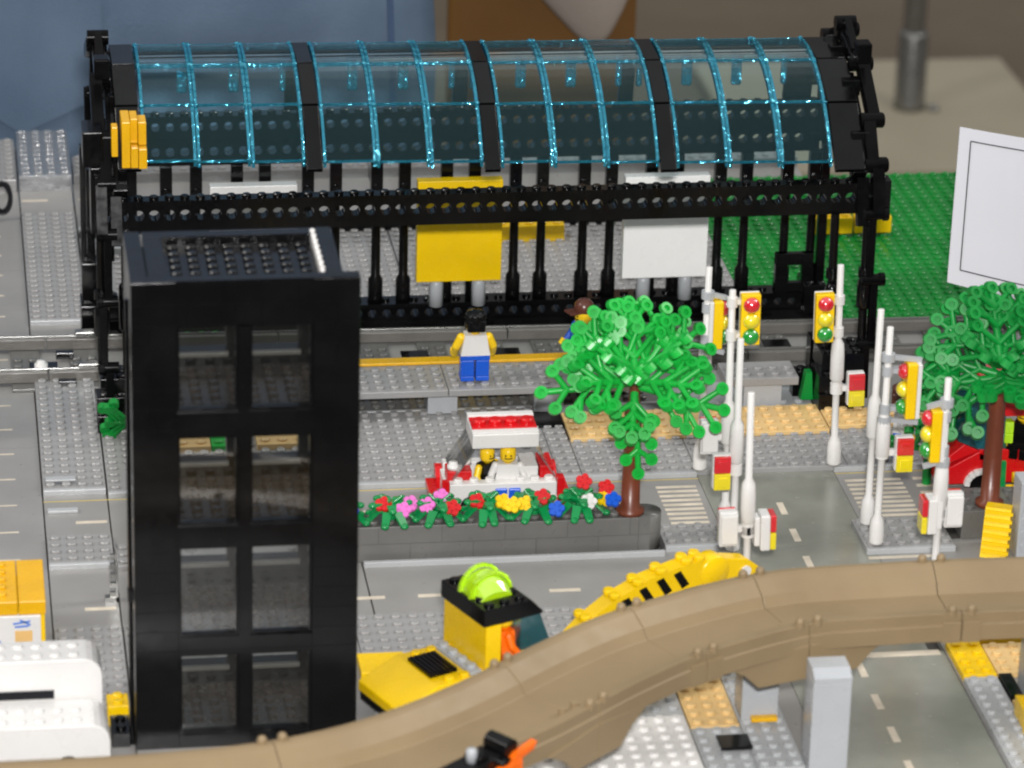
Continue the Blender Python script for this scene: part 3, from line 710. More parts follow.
# azimuth: 0 = +X, 270 = towards the viewer
def crown(rows): return [(math.radians(q[0]), math.radians(q[1]), q[2], q[3], math.radians(q[4]), .2, q[5] if len(q) > 5 else 1.0) for q in rows]
limbs1 = crown([(181, -3, 8.7, 5.2, -58, .9), (210, 14, 8.8, 3.3, -40), (277, -74, 8.4, 5.0, 14, .5), (258, -46, 8.2, 2.6, -8, .6), (346, -12, 8.5, 5.2, 60), (322, 12, 8.8, 3.6, 34), (163, 24, 8.9, 3.8, -66),
                (88, 62, 9.0, 4.2, 16), (48, 42, 9.0, 4.7, 44), (134, 48, 9.0, 4.1, -44), (158, 40, 8.9, 4.1, -66), (22, 26, 8.9, 5.0, 66), (304, 44, 9.2, 3.4, 24), (232, 40, 9.2, 3.4, -28)])
brick_tree('brick_tree', (40.75, -20.3, 2.37), 6.6, limbs1, 'leaf', 'bright green tree with brown trunk at the end of the flower planter', 11, 9.0)
limbs2 = crown([(182, -2, 8.6, 4.7, -54), (196, -28, 8.4, 4.3, -46, .8), (168, 16, 8.8, 4.4, -58), (266, 4, 8.9, 2.8, 6), (304, 0, 9.0, 3.0, 16), (350, 2, 9.2, 4.5, 52), (12, 16, 9.2, 4.3, 54),
                (92, 66, 9.6, 4.2, 12), (52, 50, 9.5, 4.4, 36), (126, 50, 9.5, 4.2, -38), (160, 36, 9.2, 4.4, -62), (20, 34, 9.2, 4.5, 62), (240, 34, 9.4, 3.2, -24), (296, 46, 9.6, 3.2, 16), (335, 30, 9.4, 3.6, 42),
                (140, 8, 8.8, 3.6, -20)])
brick_tree('brick_tree', (63.65, -20.2, 1.92), 8.3, limbs2, 'leafdark', 'deep green tree at the right edge over the red car', 12, 8.9)
bs = Thing('bush', 'small green plant piece by the left station foot', 'plant', (11.0, -2.0, .34))
lm = limb_mb(random.Random(3), 1.6).xf(Matrix.Translation((.2, 0, 1.3)) @ Matrix.Rotation(PI, 4, 'Z') @ Matrix.Rotation(1.1, 4, 'X') @ Matrix.Scale(.85, 4))
lm.cyl((.2, 0, 0), (.2, 0, 1.4), .25, n=8); bs.part('leaves', lm, 'leafdark')
bs = Thing('bush', 'green leafy plant pieces behind the right-hand pole group, against the red car', 'plant', (61.6, -12.6, 0))
for k, (dx, az, el) in enumerate(((0, 200, 30), (.3, 20, 50), (.2, 270, 60), (0, 120, 65), (.2, 160, 50))):
    lm = limb_mb(random.Random(20+k), 3.2).xf(Matrix.Translation((dx, 0, 2.2+.7*k)) @ Matrix.Rotation(math.radians(az), 4, 'Z') @ Matrix.Rotation(-math.radians(el), 4, 'Y') @ Matrix.Rotation(.6, 4, 'X') @ Matrix.Scale(.8, 4))
    if k == 0: lm.cyl((0, 0, 0), (0, 0, 5), .3, n=8)
    bs.part('leaves', lm, 'leafdark')
single('slope_brick', MB().prism([(56.0, .64), (56.85, .64), (56.7, 2.6), (56.3, 2.6)], 'y', .2, .9), 'leafdark', 'small green slope brick left of the black station foot', 'brick', (56.5, .5, .64))

# ================================================================= traffic lights
def pole_mb(top=14.5):
    m = MB()
    m.lathe([(.44, 0), (.47, .12), (.47, 1.0), (.4, 1.6), (.23, 1.95), (.22, 5.7), (.38, 5.9), (.45, 6.0), (.45, 7.7), (.4, 8.4), (.22, 8.75), (.21, top), (.19, top+.03)], n=14)
    return m
def lamp_ball(c, axis, r=.52):
    m = MB(); n = 12; pr = [(r, 0), (r, .14), (r*.92, .26), (r*.7, .4), (r*.35, .5), (.02, .53)]
    if axis == 'front': m.lathe([(a, -b) for a, b in pr], c, 'y', n)
    elif axis == 'right': m.lathe(pr, c, 'x', n)
    else: m.lathe([(a, -b) for a, b in pr], c, 'x', n)
    return m
def traffic_light(x, y, label, z0=0., signal=None, crossing=(), top=14.5, tilt=0):
    t = Thing('traffic_light', label, 'traffic light', (x, y, z0), group='white traffic light poles')
    t.o.rotation_euler = (0, tilt, 0)
    t.part('pole', pole_mb(top), 'white')
    if signal:
        dx, za, zb, face = signal; zc = [zb-.62, (za+zb)/2, za+.62]
        sx = 1 if dx > 0 else -1
        m = MB()
        if face == 'front':
            m.box(dx-.6, dx+.6, -.45, .1, za, zb, .06); b = t.part('signal_box', m, 'yellow')
            k = MB(); k.box(dx-.6, dx+.6, .11, .3, za, zb, .05); t.part('back_plate', k, 'white', b)
            for z, c in zip(zc, ('redlamp', 'yellamp', 'grnlamp')): t.part('lamp', lamp_ball((dx, -.46, z), 'front'), c, b)
        else:
            f = 1 if face == 'right' else -1
            x0, x1 = sorted((dx-f*.28, dx+f*.34)); m.box(x0, x1, -.6, .6, za, zb, .06); b = t.part('signal_box', m, 'yellow')
            x0, x1 = sorted((dx-f*.55, dx-f*.29)); k = MB(); k.box(x0, x1, -.6, .6, za, zb, .05); t.part('back_plate', k, 'white', b)
            for z, c in zip(zc, ('redlamp', 'yellamp', 'grnlamp')): t.part('lamp', lamp_ball((dx+f*.35, 0, z), face), c, b)
        for z in (za+.55, zb-.55):
            k = MB(); k.cyl((0, 0, z-.3), (0, 0, z+.3), .34, n=12)
            k.box(min(0, dx)+.1, max(0, dx)-.1, -.12, .3, z-.16, z+.16)
            t.part('clip', k, 'white' if face == 'front' else 'grey')
        if face != 'front':
            for z in (za-.2, zb+.35):
                k = MB(); k.tube((0, 0, z-.25), (0, 0, z+.25), .42, .24, 12); k.obox((sx*.3, 0, z), (dx+sx*.6, 0, z-.25), .22, .3); t.part('clip', k, 'grey')
    for (dx, za, face) in crossing:
        zb = za+2.25; zm = (za+zb)/2
        m = MB()
        if face in ('front', 'back'):
            f = -1 if face == 'front' else 1
            y0, y1 = sorted((-.15*f, .42*f)); m.box(dx-.56, dx+.56, y0, y1, za, zb, .08)
            if face == 'back': m.box(dx-.5, dx+.5, -.45, -.16, za+.25, zb-.12, .1)
            b = t.part('crossing_box', m, 'white')
            for lo_, hi_, c in ((zm+.02, zb-.02, 'redlamp'), (za+.02, zm-.02, 'yellamp')):
                y0, y1 = sorted((.43*f, .72*f)); k = MB(); k.box(dx-.52, dx+.52, y0, y1, lo_, hi_, .06)
                y0, y1 = sorted((.72*f, .8*f)); k.box(dx-.28, dx+.28, y0, y1, lo_+.26, hi_-.26, .03); t.part('lamp', k, c, b)
        else:
            f = 1 if face == 'right' else -1
            x0, x1 = sorted((dx-.15*f, dx+.42*f)); m.box(x0, x1, -.62, .62, za, zb, .08); 
            x0, x1 = sorted((dx-.5*f, dx-.16*f)); m.box(x0, x1, -.45, .45, za+.25, zb-.15, .1)
            b = t.part('crossing_box', m, 'white')
            for lo_, hi_, c in ((zm+.02, zb-.02, 'redlamp'), (za+.02, zm-.02, 'yellamp')):
                x0, x1 = sorted((dx+.43*f, dx+.8*f)); k = MB(); k.box(x0, x1, -.58, .58, lo_, hi_, .14); t.part('lamp', k, c, b)
        k = MB(); k.box(min(0, dx)+.2, max(0, dx)-.2, -.14, .14, zm-.2, zm+.2); k.cyl((0, 0, zm-.35), (0, 0, zm+.35), .4, n=12); t.part('clip', k, 'white')
    return t
K = KERB+.2
traffic_light(47.15, -10.1, 'tall white pole left of the crossing with a yellow signal seen from its side', K, signal=(.62, 8.5, 11.7, 'right'), top=13.9)
traffic_light(46.95, -19.4, 'white pole with a forward-facing signal beside the tree and a white box turned away', K, signal=(1.1, 12.5, 15.8, 'front'), crossing=((-1.15, 5.2, 'back'),), top=16.0, tilt=-.014)
traffic_light(47.0, -21.9, 'white pole with one red and yellow crossing light on its left, between other poles', K-.2, crossing=((-.95, 4.3, 'front'),), top=14.0, tilt=-.012)
traffic_light(46.05, -30.6, 'foremost pole of the left group with two white boxes, one facing right', K-.2, crossing=((-1.15, 4.4, 'back'), (.85, 4.2, 'right')), top=14.2, tilt=-.024)
traffic_light(56.0, -10.1, 'white pole by the black station foot with a forward-facing signal on its left', K, signal=(-1.0, 8.7, 12.0, 'front'), crossing=((1.2, 4.2, 'front'),), top=13.8, tilt=-.024)
traffic_light(56.1, -19.3, 'bare white pole without lights at the corner of the traffic island', K, top=14.4)
traffic_light(56.0, -22.2, 'white pole on the island, signal facing left, red and yellow light below', K, signal=(1.5, 8.5, 12.1, 'left'), crossing=((1.3, 5.0, 'front'),), top=14.4)
traffic_light(57.9, -29.2, 'rightmost white pole with a signal facing left and a white box on its right', K-.3, signal=(-.6, 9.0, 12.3, 'left'), crossing=((-.35, 4.3, 'left'), (.9, 4.5, 'back')), top=14.2)
wb = None

# ================================================================= toy figures
def figure(loc, rz, label, legs, torso, arms, hair, hairkind='hair', face='back', scale=1.0, group=None, sit=False, handcol='skin'):
    t = Thing('toy_figure', label, 'toy figure', loc, rz, group)
    def P(name, mb, mat, par=None):
        if scale != 1: mb.xf(Matrix.Scale(scale, 4))
        return t.part(name, mb, mat, par)
    h = 0
    # local: faces -Y
    if not sit:
        for sx in (-1, 1):
            m = MB(); m.box(sx*.5-.45, sx*.5+.45, -.42, .42, .35, 1.5, .08); m.box(sx*.5-.45, sx*.5+.45, -.72, .42, .0, .36, .06); P('leg', m, legs)
    else:
        for sx in (-1, 1):
            m = MB(); m.box(sx*.5-.45, sx*.5+.45, -1.5, .42, .95, 1.75, .08); P('leg', m, legs)
    P('hips', MB().box(-.98, .98, -.45, .45, 1.5, 1.85, .06), legs)
    m = MB(); vs = []
    for z, w, dpt in ((1.86, .98, .5), (3.3, .72, .48)): vs += [(-w, -dpt, z), (w, -dpt, z), (w, dpt, z), (-w, dpt, z)]
    m.add(vs, [(0, 3, 2, 1), (4, 5, 6, 7), (0, 1, 5, 4), (1, 2, 6, 5), (2, 3, 7, 6), (3, 0, 4, 7)]); P('torso', m, torso)
    for sx in (-1, 1):
        m = MB(); a = Vector((sx*.92, 0, 3.0)); b = Vector((sx*1.22, -.12, 2.35)); c = Vector((sx*1.25, -.55, 1.85))
        m.ball(a, .32, 10, 6); m.cyl(a, b, .31, .28, n=10); m.ball(b, .28, 10, 6); m.cyl(b, c, .28, .25, n=10)
        arm = P('arm', m, arms)
        m = MB(); hnd = c+Vector((0, -.2, -.1)); d2 = Vector((0, -.6, -.8)).normalized()
        m.tube(hnd-d2*.22, hnd+d2*.22, .3, .17, 12); m.cyl(c, hnd, .15, n=8); P('hand', m, handcol, arm)
    m = MB(); m.lathe([(.3, 3.3), (.3, 3.42), (.52, 3.5), (.6, 3.65), (.6, 4.3), (.5, 4.5), (.3, 4.55), (.3, 4.75)], n=16); hd = P('head', m, 'skin')
    m = MB()
    for ex in (-.2, .2): m.cyl((ex, -.59, 4.05), (ex, -.625, 4.05), .07, n=8)
    for k in range(5):
        u = -.24+.12*k; m.box(u-.06, u+.06, -.62, -.56, 3.78+.35*u*u*2-.02, 3.83+.35*u*u*2)
    P('face', m, 'ink', hd)
    m = MB()
    if hairkind == 'hair':
        m.lathe([(.55, 3.85), (.7, 3.8), (.74, 4.2), (.7, 4.6), (.5, 4.88), (.2, 5.0)], (0, .08, 0), n=18)
        for k in range(9):
            a = k*2*PI/9; m.ball((.5*math.cos(a), .1+.5*math.sin(a), 4.6), .25, 8, 6)
        m.box(-.6, .6, .35, .75, 3.6, 4.4, .15)
        # open the face side
        m.v = [(x, max(y, -.40) if z < 4.35 else y, z) for x, y, z in m.v]
    elif hairkind == 'cap':
        m.lathe([(.64, 4.3), (.68, 4.5), (.62, 4.85), (.4, 5.1), (.1, 5.18)], n=18); m.box(-.5, .5, -1.25, -.4, 4.3, 4.42, .05)
    P('hair' if hairkind == 'hair' else 'hat', m, hair, None)
    return t
figure((33.85, .75, 2.7), PI, 'toy figure with black hair, white vest and blue legs on the platform', 'blue', 'white', 'skin', 'black', 'hair')
figure((41.25, 1.6, 2.7), -1.2, 'toy figure in brown hat and blue top half hidden by the green tree', 'white', 'blue', 'blue', 'hairbrown', 'cap')
figure((60.7, -9.0, .54), 1.2, 'toy figure with white arms between the right-hand poles on the pavement', 'blue', 'white', 'white', 'hairbrown', 'hair')

# ================================================================= white and red car
car = Thing('toy_car', 'small white and red car with studded red roof and clear windscreens', 'toy car', (33.5, -13.1, 0), world=True)
b = MB(); b.box(30.0, 37.1, -15.1, -11.0, .5, 1.25, .06); b.box(30.2, 37.0, -15.15, -14.4, 1.25, 2.25, .06); b.box(30.2, 37.0, -11.7, -11.0, 1.25, 2.25, .06)
b.box(30.0, 31.6, -14.38, -11.72, 1.25, 1.9, .06); b.box(35.4, 37.0, -14.38, -11.72, 1.25, 1.9, .06)
b.studs(30.3, 33.3, -15.1, -14.1, 2.25); b.studs(34.3, 37, -15.1, -14.1, 2.25)
car.part('body', b, 'white')
car.part('bonnet', MB().box(30.15, 31.7, -14.35, -12.9, 1.92, 2.8, .06), 'red'); car.part('seat', MB().box(34.9, 35.9, -14.35, -12.2, 1.92, 3.0, .06), 'white'); car.part('bonnet', MB().box(36.0, 36.9, -14.35, -12.2, 1.92, 3.0, .06), 'red')
for x, y in ((30.55, -13.9), (31.45, -13.1)): car.part('light', MB().lathe([(.38, 2.82), (.38, 3.1), (.28, 3.1), (.28, 3.3)], (x, y, 0), n=12), 'white')
for sx, x in ((-1, 29.75), (1, 37.05)):
    m = MB(); m.prism([(-15.2, .6), (-14.2, .6), (-14.4, 1.6), (-14.8, 2.5), (-15.2, 2.5)], 'x', x-.02, x+.42); m.prism([(-12, .6), (-10.9, .6), (-10.9, 1.9), (-11.4, 1.9), (-12, 1.4)], 'x', x-.02, x+.42); m.box(x+.42 if sx>0 else x-.6, x+1.0 if sx>0 else x-.02, -15.0, -11.1, .55, 1.0, .05)
    car.part('fin', m, 'red')
rf = MB(); rf.box(31.6, 35.8, -15.0, -11.9, 4.6, 5.55, .06); rf.box(31.6, 35.8, -14.9, -14.35, 5.55, 5.66, .04); rf.box(31.6, 35.8, -12.5, -11.9, 5.55, 5.8, .04)
roof = car.part('roof', rf, 'white')
rr = MB(); rr.box(31.65, 35.75, -14.33, -12.53, 5.56, 5.72, .04)
for q in range(4): rr.stud(32.2+q*1.0, -13.5, 5.72, 16, .42, .3)
car.part('roof_plate', rr, 'red', roof)
for (xa, xb, za, zb) in ((30.4, 31.8, 2.4, 4.58), (37.0, 35.6, 2.4, 4.58)):
    sx = .14 if xb > xa else -.14
    car.part('windscreen', MB().prism([(xa, za), (xa+sx, za), (xb+sx, zb), (xb, zb)], 'y', -14.7, -11.2), 'windscreen')
for x in (31.6, 35.6):
    for y in (-15.25, -11.2):
        wh = MB(); wh.cyl((x, y, .72), (x, y+.5, .72), .72, n=18); wo = car.part('wheel', wh, 'black')
        car.part('hub', MB().cyl((x, y-.05, .72), (x, y, .72), .35, n=12), 'grey', wo)
figure((34.0, -14.05, .45), -.1, 'toy figure with white torso sitting in the white car', 'blue', 'white', 'white', 'white', 'none', scale=.84, sit=True)
figure((32.75, -13.6, .5), .6, 'second toy figure with dark torso in the white car, left of the white one', 'blue', 'black', 'skin', 'skin', 'none', scale=.78, sit=True)

# ================================================================= red car on the right
rc = Thing('toy_car', 'red car with teal windows behind the right-hand tree', 'toy car', (67, -12.5, 0), world=True)
b = MB(); b.prism([(61.8, .8), (72.5, .8), (72.5, 2.4), (65.2, 2.4), (64.4, 3.0), (62.6, 2.0), (61.8, 1.6)], 'y', -14.6, -10.2)
b.prism([(62.0, 2.02), (64.4, 3.02), (63.4, 3.5), (62.2, 2.5)], 'y', -14.5, -11.0)
b.box(64.4, 73, -14.6, -14.0, 2.4, 3.1, .05); b.box(66.8, 73, -14.7, -14.2, .9, 2.35, .05)
rc.part('body', b, 'red', bevel=.05)
rc.part('roof', MB().prism([(64.4, 6.6), (66.0, 5.4), (73, 5.4), (73, 7.2), (64.8, 7.2)], 'y', -14.6, -10.2), 'red', bevel=.05)
rc.part('windscreen', MB().prism([(63.0, 3.7), (64.4, 3.1), (66.2, 3.1), (65.9, 6.6), (63.9, 6.6)], 'y', -14.4, -10.4), 'teal')
a = MB(); 
for k in range(9):
    t0, t1 = PI*k/9, PI*(k+1)/9
    a.obox((64.6+.95*math.cos(t0), -14.75, .75+.95*math.sin(t0)), (64.6+.95*math.cos(t1), -14.75, .75+.95*math.sin(t1)), .34, .34, (0, 1, 0))
rc.part('wheel_arch', a, 'white')
for x in (64.6, 71):
    for y in (-14.7, -10.7): rc.part('wheel', MB().cyl((x, y, .74), (x, y+.6, .74), .74, n=18), 'black')
rc.part('headlight', MB().cyl((62.3, -14.4, 1.3), (61.9, -14.4, 1.2), .5, n=14), 'yellamp')
figure((67.5, -13.7, 1.6), -.5, 'toy figure with black top and yellow arm in the red car', 'black', 'black', 'skin', 'black', 'none', scale=.9, sit=True)
rc.part('bumper', MB().box(66.6, 72, -15.0, -14.72, .9, 1.6, .06), 'yellow'); rc.part('trim', MB().box(66.3, 72, -14.72, -14.62, 3.12, 3.5, .04), 'black')
rc.part('pillar', MB().box(68.6, 69.0, -14.75, -14.25, 3.52, 5.38, .05), 'black')
bb = MB(); bb.box(66.0, 66.55, -14.6, -13.9, 3.52, 4.2, .05); bb.box(66.0, 66.55, -14.6, -13.9, 4.22, 5.0, .05)
single('brick', bb, 'neon', 'clear lime green bricks beside the driver of the red car', 'brick', (66.7, -13.7, 3.1))
m = MB(); brick(m, 65.8, 69, -17.5, -16.2, 0.006, 1.4); single('brick', m, 'yellow', 'yellow brick in front of the red car at the right edge', 'brick', (67, -17, 0))
single('slope_brick', MB().prism([(-15.6, .006), (-14.9, .006), (-15.1, 2.6), (-15.4, 2.6)], 'x', 65.2, 66), 'stem', 'green slope brick below the red car beside the brown trunk', 'brick', (65.6, -15.3, 0))
# yellow ribbed slope and grey post at right edge
rs = MB(); rs.prism([(-24.2, .006), (-21.8, .006), (-21.8, 2.2), (-22.4, 3.0), (-23.2, 3.0)], 'x', 62.5, 64.1)
for k in range(6): rs.box(62.55, 64.25, -24.25+k*.17, -24.1+k*.17, .35+k*.46, .55+k*.46)
rs.xf(Matrix.Translation((63.4, -23.4, 0)) @ Matrix.Rotation(math.radians(-24), 4, 'Z') @ Matrix.Translation((-63.4, 23.4, 0)))
single('slope_brick', rs, 'yellow', 'yellow ribbed slope brick at the right edge by the grey column', 'brick', (63.4, -23.4, 0))
cm = MB(); cm.box(64.4, 66.6, -24.4, -22.6, .006, 5.2, .06)
for k in range(5): cm.box(64.6, 65.9, -24.47, -24.35, .6+k*.9, 1.05+k*.9, .03)
single('column', cm, 'grey', 'light grey ribbed column at the right edge below the tree', 'column', (65.5, -23.5, 0))

# ================================================================= yellow loader truck
TA = math.radians(24)
tr = Thing('toy_truck', 'yellow work truck with black roof, lime dome and striped boom', 'toy truck', (22.7, -42.2, 0), TA)
# local: x forward, y across (left = away from viewer); width -2.3..2.3
bd = MB(); W = 2.3
bd.prism([(0, 1.15), (7.0, 1.15), (7.0, 2.75), (4.3, 2.75), (2.5, 2.75), (0, 1.75)], 'y', -W, W)
tr.part('bonnet', bd, 'yellow', bevel=.06)
sd = MB(); sd.prism([(-W-.02, 1.2), (-W-.9, 1.2), (-W-.02, 2.5)], 'x', 2.4, 7.4)
ch = MB(); ch.box(.05, 12.5, -W+.15, W-.15, .62, 1.14, .05); tr.part('chassis', ch, 'black')
for y_ in (-W, W-1): tr.part('stud_row', MB().studs(3.0, 7.0, y_, y_+1, 2.75), 'yellow')
gr = MB(); gr.box(2.6, 4.4, -1.25, 1.25, 2.77, 3.0, .03)
for k in range(6): gr.box(2.7+k*.28, 2.84+k*.28, -1.15, 1.15, 3.0, 3.07)
tr.part('grille', gr, 'black')
gp = MB(); gp.box(4.75, 5.5, -W+.2, W-.2, 2.77, 3.0, .03); gp.studs(4.65, 5.65, -W+.3, W-.3, 3.0); tr.part('rear_plate', gp, 'grey')
cb = MB(); cb.box(5.6, 6.6, -W, W, 2.76, 5.65, .06); cb.box(6.62, 8.9, W-.45, W, 2.76, 5.65, .06); cb.box(6.6, 11.2, -W, W, 1.16, 2.74, .06); tr.part('cab', cb, 'yellow')
cf = MB(); cf.prism([(9.0, 2.76), (11.2, 2.76), (9.9, 5.68), (7.6, 5.68), (7.6, 5.3), (9.0, 5.3)], 'y', -W+.05, W-.5); tr.part('windscreen', MB().prism([(7.9, 2.77), (10.3, 2.77), (9.2, 5.66), (7.9, 5.66)], 'y', -W+.06, W-.5), 'teal')
rf = MB(); rf.prism([(5.4, 5.72), (9.3, 5.72), (9.3, 5.9), (8.5, 6.75), (5.4, 6.75)], 'y', -W-.05, W+.05); rf.studs(5.5, 8.5, -W, W, 6.75)
rfo = tr.part('roof', rf, 'black', bevel=.05)
dm = MB()
prof = [(math.cos(PI*k/9), math.sin(PI*k/9)) for k in range(10)]
dv = []; ny = 6
for j in range(ny+1):
    s_ = math.sin(PI*(.12+.76*j/ny)); yy = -1.5+3.0*j/ny
    for c, q in prof: dv.append((6.9+1.3*c*(.7+.3*s_), yy*.85, 6.6+1.45*q*s_))
fs = [(j*10+i, j*10+i+1, (j+1)*10+i+1, (j+1)*10+i) for j in range(ny) for i in range(9)]+[list(range(10))[::-1], [ny*10+i for i in range(10)]]+[(j*10, (j+1)*10, (j+1)*10+9, j*10+9) for j in range(ny)]
dm.add(dv, fs); tr.part('dome', dm, 'neon', rfo)
db = MB()
for yy in (-.55, .55):
    for k in range(9):
        (c0, q0), (c1, q1) = prof[k], prof[k+1]
        db.obox((6.9+1.35*c0, yy, 6.62+1.47*q0), (6.9+1.35*c1, yy, 6.62+1.47*q1), .2, .2, (0, 1, 0))
tr.part('dome_rib', db, 'neon', rfo)
for x in (1.9, 9.6):
    for y in (-W-.1, W-.6):
        wo = tr.part('wheel', MB().cyl((x, y, .82), (x, y+.7, .82), .82, n=18), 'black')
        tr.part('hub', MB().cyl((x, y-.04, .82), (x, y+.74, .82), .4, n=12), 'grey', wo)
# boom in the truck's own axis, reaching past the cab
bm_ = MB(); seg = [(12.6, 2.5), (13.6, 3.3), (15.4, 4.25), (17.8, 5.05), (20.4, 5.4), (21.6, 5.4)]
for a_, b_ in zip(seg[:-1], seg[1:]):
    bm_.prism([(a_[0], a_[1]-1.55), (b_[0], b_[1]-1.55), b_, a_], 'y', -.55, .55)
for (x, z) in ((13.6, 3.42), (15.6, 4.35), (17.2, 4.85), (18.8, 5.2), (20.6, 5.42), (21.5, 5.42)): bm_.stud(x, -.25, z, 12, .36, .28); bm_.stud(x, .35, z, 12, .36, .28)
boom = tr.part('boom', bm_, 'yellow')
sp = MB()
for x in (15.9, 17.1, 18.3, 19.5):
    z = 4.25+(x-15.4)*.333 if x < 17.9 else 5.05+(x-17.8)*.13
    sp.add([(x, -.575, z-.3), (x+.5, -.575, z-.17), (x+1.15, -.575, z-1.15), (x+.65, -.575, z-1.35), (x, -.54, z-.3), (x+.5, -.54, z-.17), (x+1.15, -.54, z-1.15), (x+.65, -.54, z-1.35)],
           [(0, 1, 2, 3), (4, 7, 6, 5), (0, 4, 5, 1), (1, 5, 6, 2), (2, 6, 7, 3), (3, 7, 4, 0)])
tr.part('stripe', sp, 'black', boom)
hk = MB(); hk.lathe([(.95, -.6), (1.05, -.5), (1.05, .5), (.95, .6)], (22.5, 0, 4.4), 'y', 20)
hkp = tr.part('boom_head', hk, 'yellow', boom)
tr.part('boom_tip', MB().prism([(23.0, 5.2), (24.9, 4.7), (26.0, 3.8), (25.8, 3.4), (24.0, 3.6), (23.0, 3.6)], 'y', -.5, .5), 'yellow', boom, bevel=.06)
tr.part('pin', MB().cyl((24.7, -.52, 4.0), (24.7, -.64, 4.0), .35, n=14), 'white', boom)
tr.part('boom_clip', MB().box(20.3, 21.8, -.7, .3, 3.1, 3.5, .06), 'grey', boom)
for (x, rz) in ((0, 0),):
    pass
figure((22.7+math.cos(TA)*7.6+math.sin(TA)*1.0, -42.2+math.sin(TA)*7.6-math.cos(TA)*1.0, 1.9), TA+PI/2-.2, 'toy figure in orange sitting at the wheel of the yellow truck', 'orange', 'orange', 'orange', 'black', 'none', scale=.85, sit=True)
m = MB(); m.box(22.3, 25.0, -36.9, -34.4, .006, .55, .04); single('plate', m, 'yellow', 'flat yellow plate on the pavement between tower and truck', 'plate', (23.6, -35.6, 0))

# ================================================================= curved tan roadway
TZ = 8.0
def cr_pts(P, n):
    out = []
    Q = [P[0]]+list(P)+[P[-1]]
    for i in range(1, len(Q)-2):
        for k in range(n):
            t = k/n; a, b, c, d = [Vector(q) for q in Q[i-1:i+3]]
            out.append(.5*((2*b)+(c-a)*t+(2*a-5*b+4*c-d)*t*t+(3*b-a-3*c+d)*t**3))
    out.append(Vector(P[-1])); return out
far = [(-10, -59.6), (1.42, -59.4), (8.04, -59.3), (14.31, -58.65), (19.76, -56.8), (25.2, -53.3), (31.06, -48.3), (36.18, -44.7), (43.82, -41.25), (50.0, -40.5), (60, -40.4), (74, -41.5)]
fc = cr_pts(far, 6)
nrm = []
for i in range(len(fc)):
    d = (fc[min(i+1, len(fc)-1)]-fc[max(i-1, 0)]).normalized(); nrm.append(Vector((d.y, -d.x)))
WD = 6.9
# cross-section: (distance from far rim, height)
SEC = [(0, -1.5), (0, 0), (.35, .0), (.6, -.1), (1.5, -.75), (1.9, -1.3), (4.9, -1.3), (5.4, -1.15), (6.1, -.55), (6.3, -.02), (6.9, 0), (6.9, -.7), (6.98, -.72), (6.98, -1.7), (6.5, -1.85), (.5, -1.85)]
MID = set()
def section(i0, i1, label):
    t = Thing('track_section', label, 'roadway', (fc[(i0+i1)//2].x, fc[(i0+i1)//2].y, TZ-1.7), group='sections of the curved tan roadway', world=True)
    m = MB(); n = len(SEC); vs = []; fs = []
    for i in range(i0, i1+1):
        p, q = fc[i], nrm[i]
        if i == i0: p = p+(fc[i+1]-fc[i]).normalized()*.02
        if i == i1: p = p-(fc[i]-fc[i-1]).normalized()*.02
        for (u, h) in SEC: vs.append((p.x+q.x*u, p.y+q.y*u, TZ+h))
    for k in range(i1-i0): fs += [(k*n+j, k*n+(j+1) % n, (k+1)*n+(j+1) % n, (k+1)*n+j) for j in range(n)]
    fs += [list(range(n))[::-1], [(i1-i0)*n+j for j in range(n)]]
    m.add(vs, fs)
    t.part('roadbed', m, 'track', bevel=.07)
    # joint lugs and skirt drops at both ends
    for i, sg in ((i0, 1), (i1, -1)):
        dvec = (fc[min(i+1, len(fc)-1)]-fc[max(i-1, 0)]).normalized(); q = nrm[i]
        for u in (.15, 6.75):
            c = fc[i]+q*u+dvec*sg*.55; lug = MB(); lug.cyl((c.x, c.y, TZ-.2), (c.x, c.y, TZ+.16), .27, n=10); lug.ball((c.x, c.y, TZ+.16), .27, 10, 6); t.part('lug', lug, 'track')
        A = fc[i]
        def W_(along, u, z): c = A+dvec*sg*along+q*u; return (c.x, c.y, z)
        if i not in MID:
            c = fc[i]+q*4.9+dvec*sg*.5; t.part('lug', MB().cyl((c.x, c.y, TZ-1.32), (c.x, c.y, TZ-.85), .26, n=10), 'track')
        g_ = 1.2 if (i not in MID and A.x > 40) else 0
        for (u0, u1) in ((6.4, 7.03), (-.02, .6)):
            prof = [(.03, TZ-1.2), (4.2+g_, TZ-1.6), (2.8+g_, TZ-2.4), (1.9+g_, TZ-3.3), (.03, TZ-3.3)] if i not in MID else [(.03, TZ-.5), (1.1, TZ-.5), (1.1, TZ-1.8), (.6, TZ-1.8), (.03, TZ-1.8)]
            sk = MB().add([W_(a, u0, z) for a, z in prof]+[W_(a, u1, z) for a, z in prof], [list(range(5))[::-1], list(range(5, 10))]+[(k, (k+1) % 5, 5+(k+1) % 5, 5+k) for k in range(5)])
            t.part('skirt', sk, 'track', bevel=.05)
def nearest(px_, py_):
    return min(range(len(fc)), key=lambda i: (fc[i]-Vector((px_, py_))).length)
JP = [nearest(15.0, -58.6), nearest(28.4, -50.6), nearest(35.9, -45.0), nearest(44.4, -41.3), nearest(54.5, -40.4)]
MID.update((JP[0], JP[2], JP[4])); J_ = [0]+JP+[len(fc)-1]
for i0, i1, lab in zip(J_[:-1], J_[1:], ('tan roadway section at the bottom left, before the white vehicle', 'tan roadway section between the black tower and the small orange piece', 'tan roadway section bending in front of the yellow truck', 'tan roadway section below the striped yellow boom', 'tan roadway section behind the tall grey pier', 'tan roadway section running off the right edge')):
    section(i0, i1, lab)
pr = MB(); pr.box(43.0, 45.1, -44.55, -42.6, .35, TZ-1.87, .05)
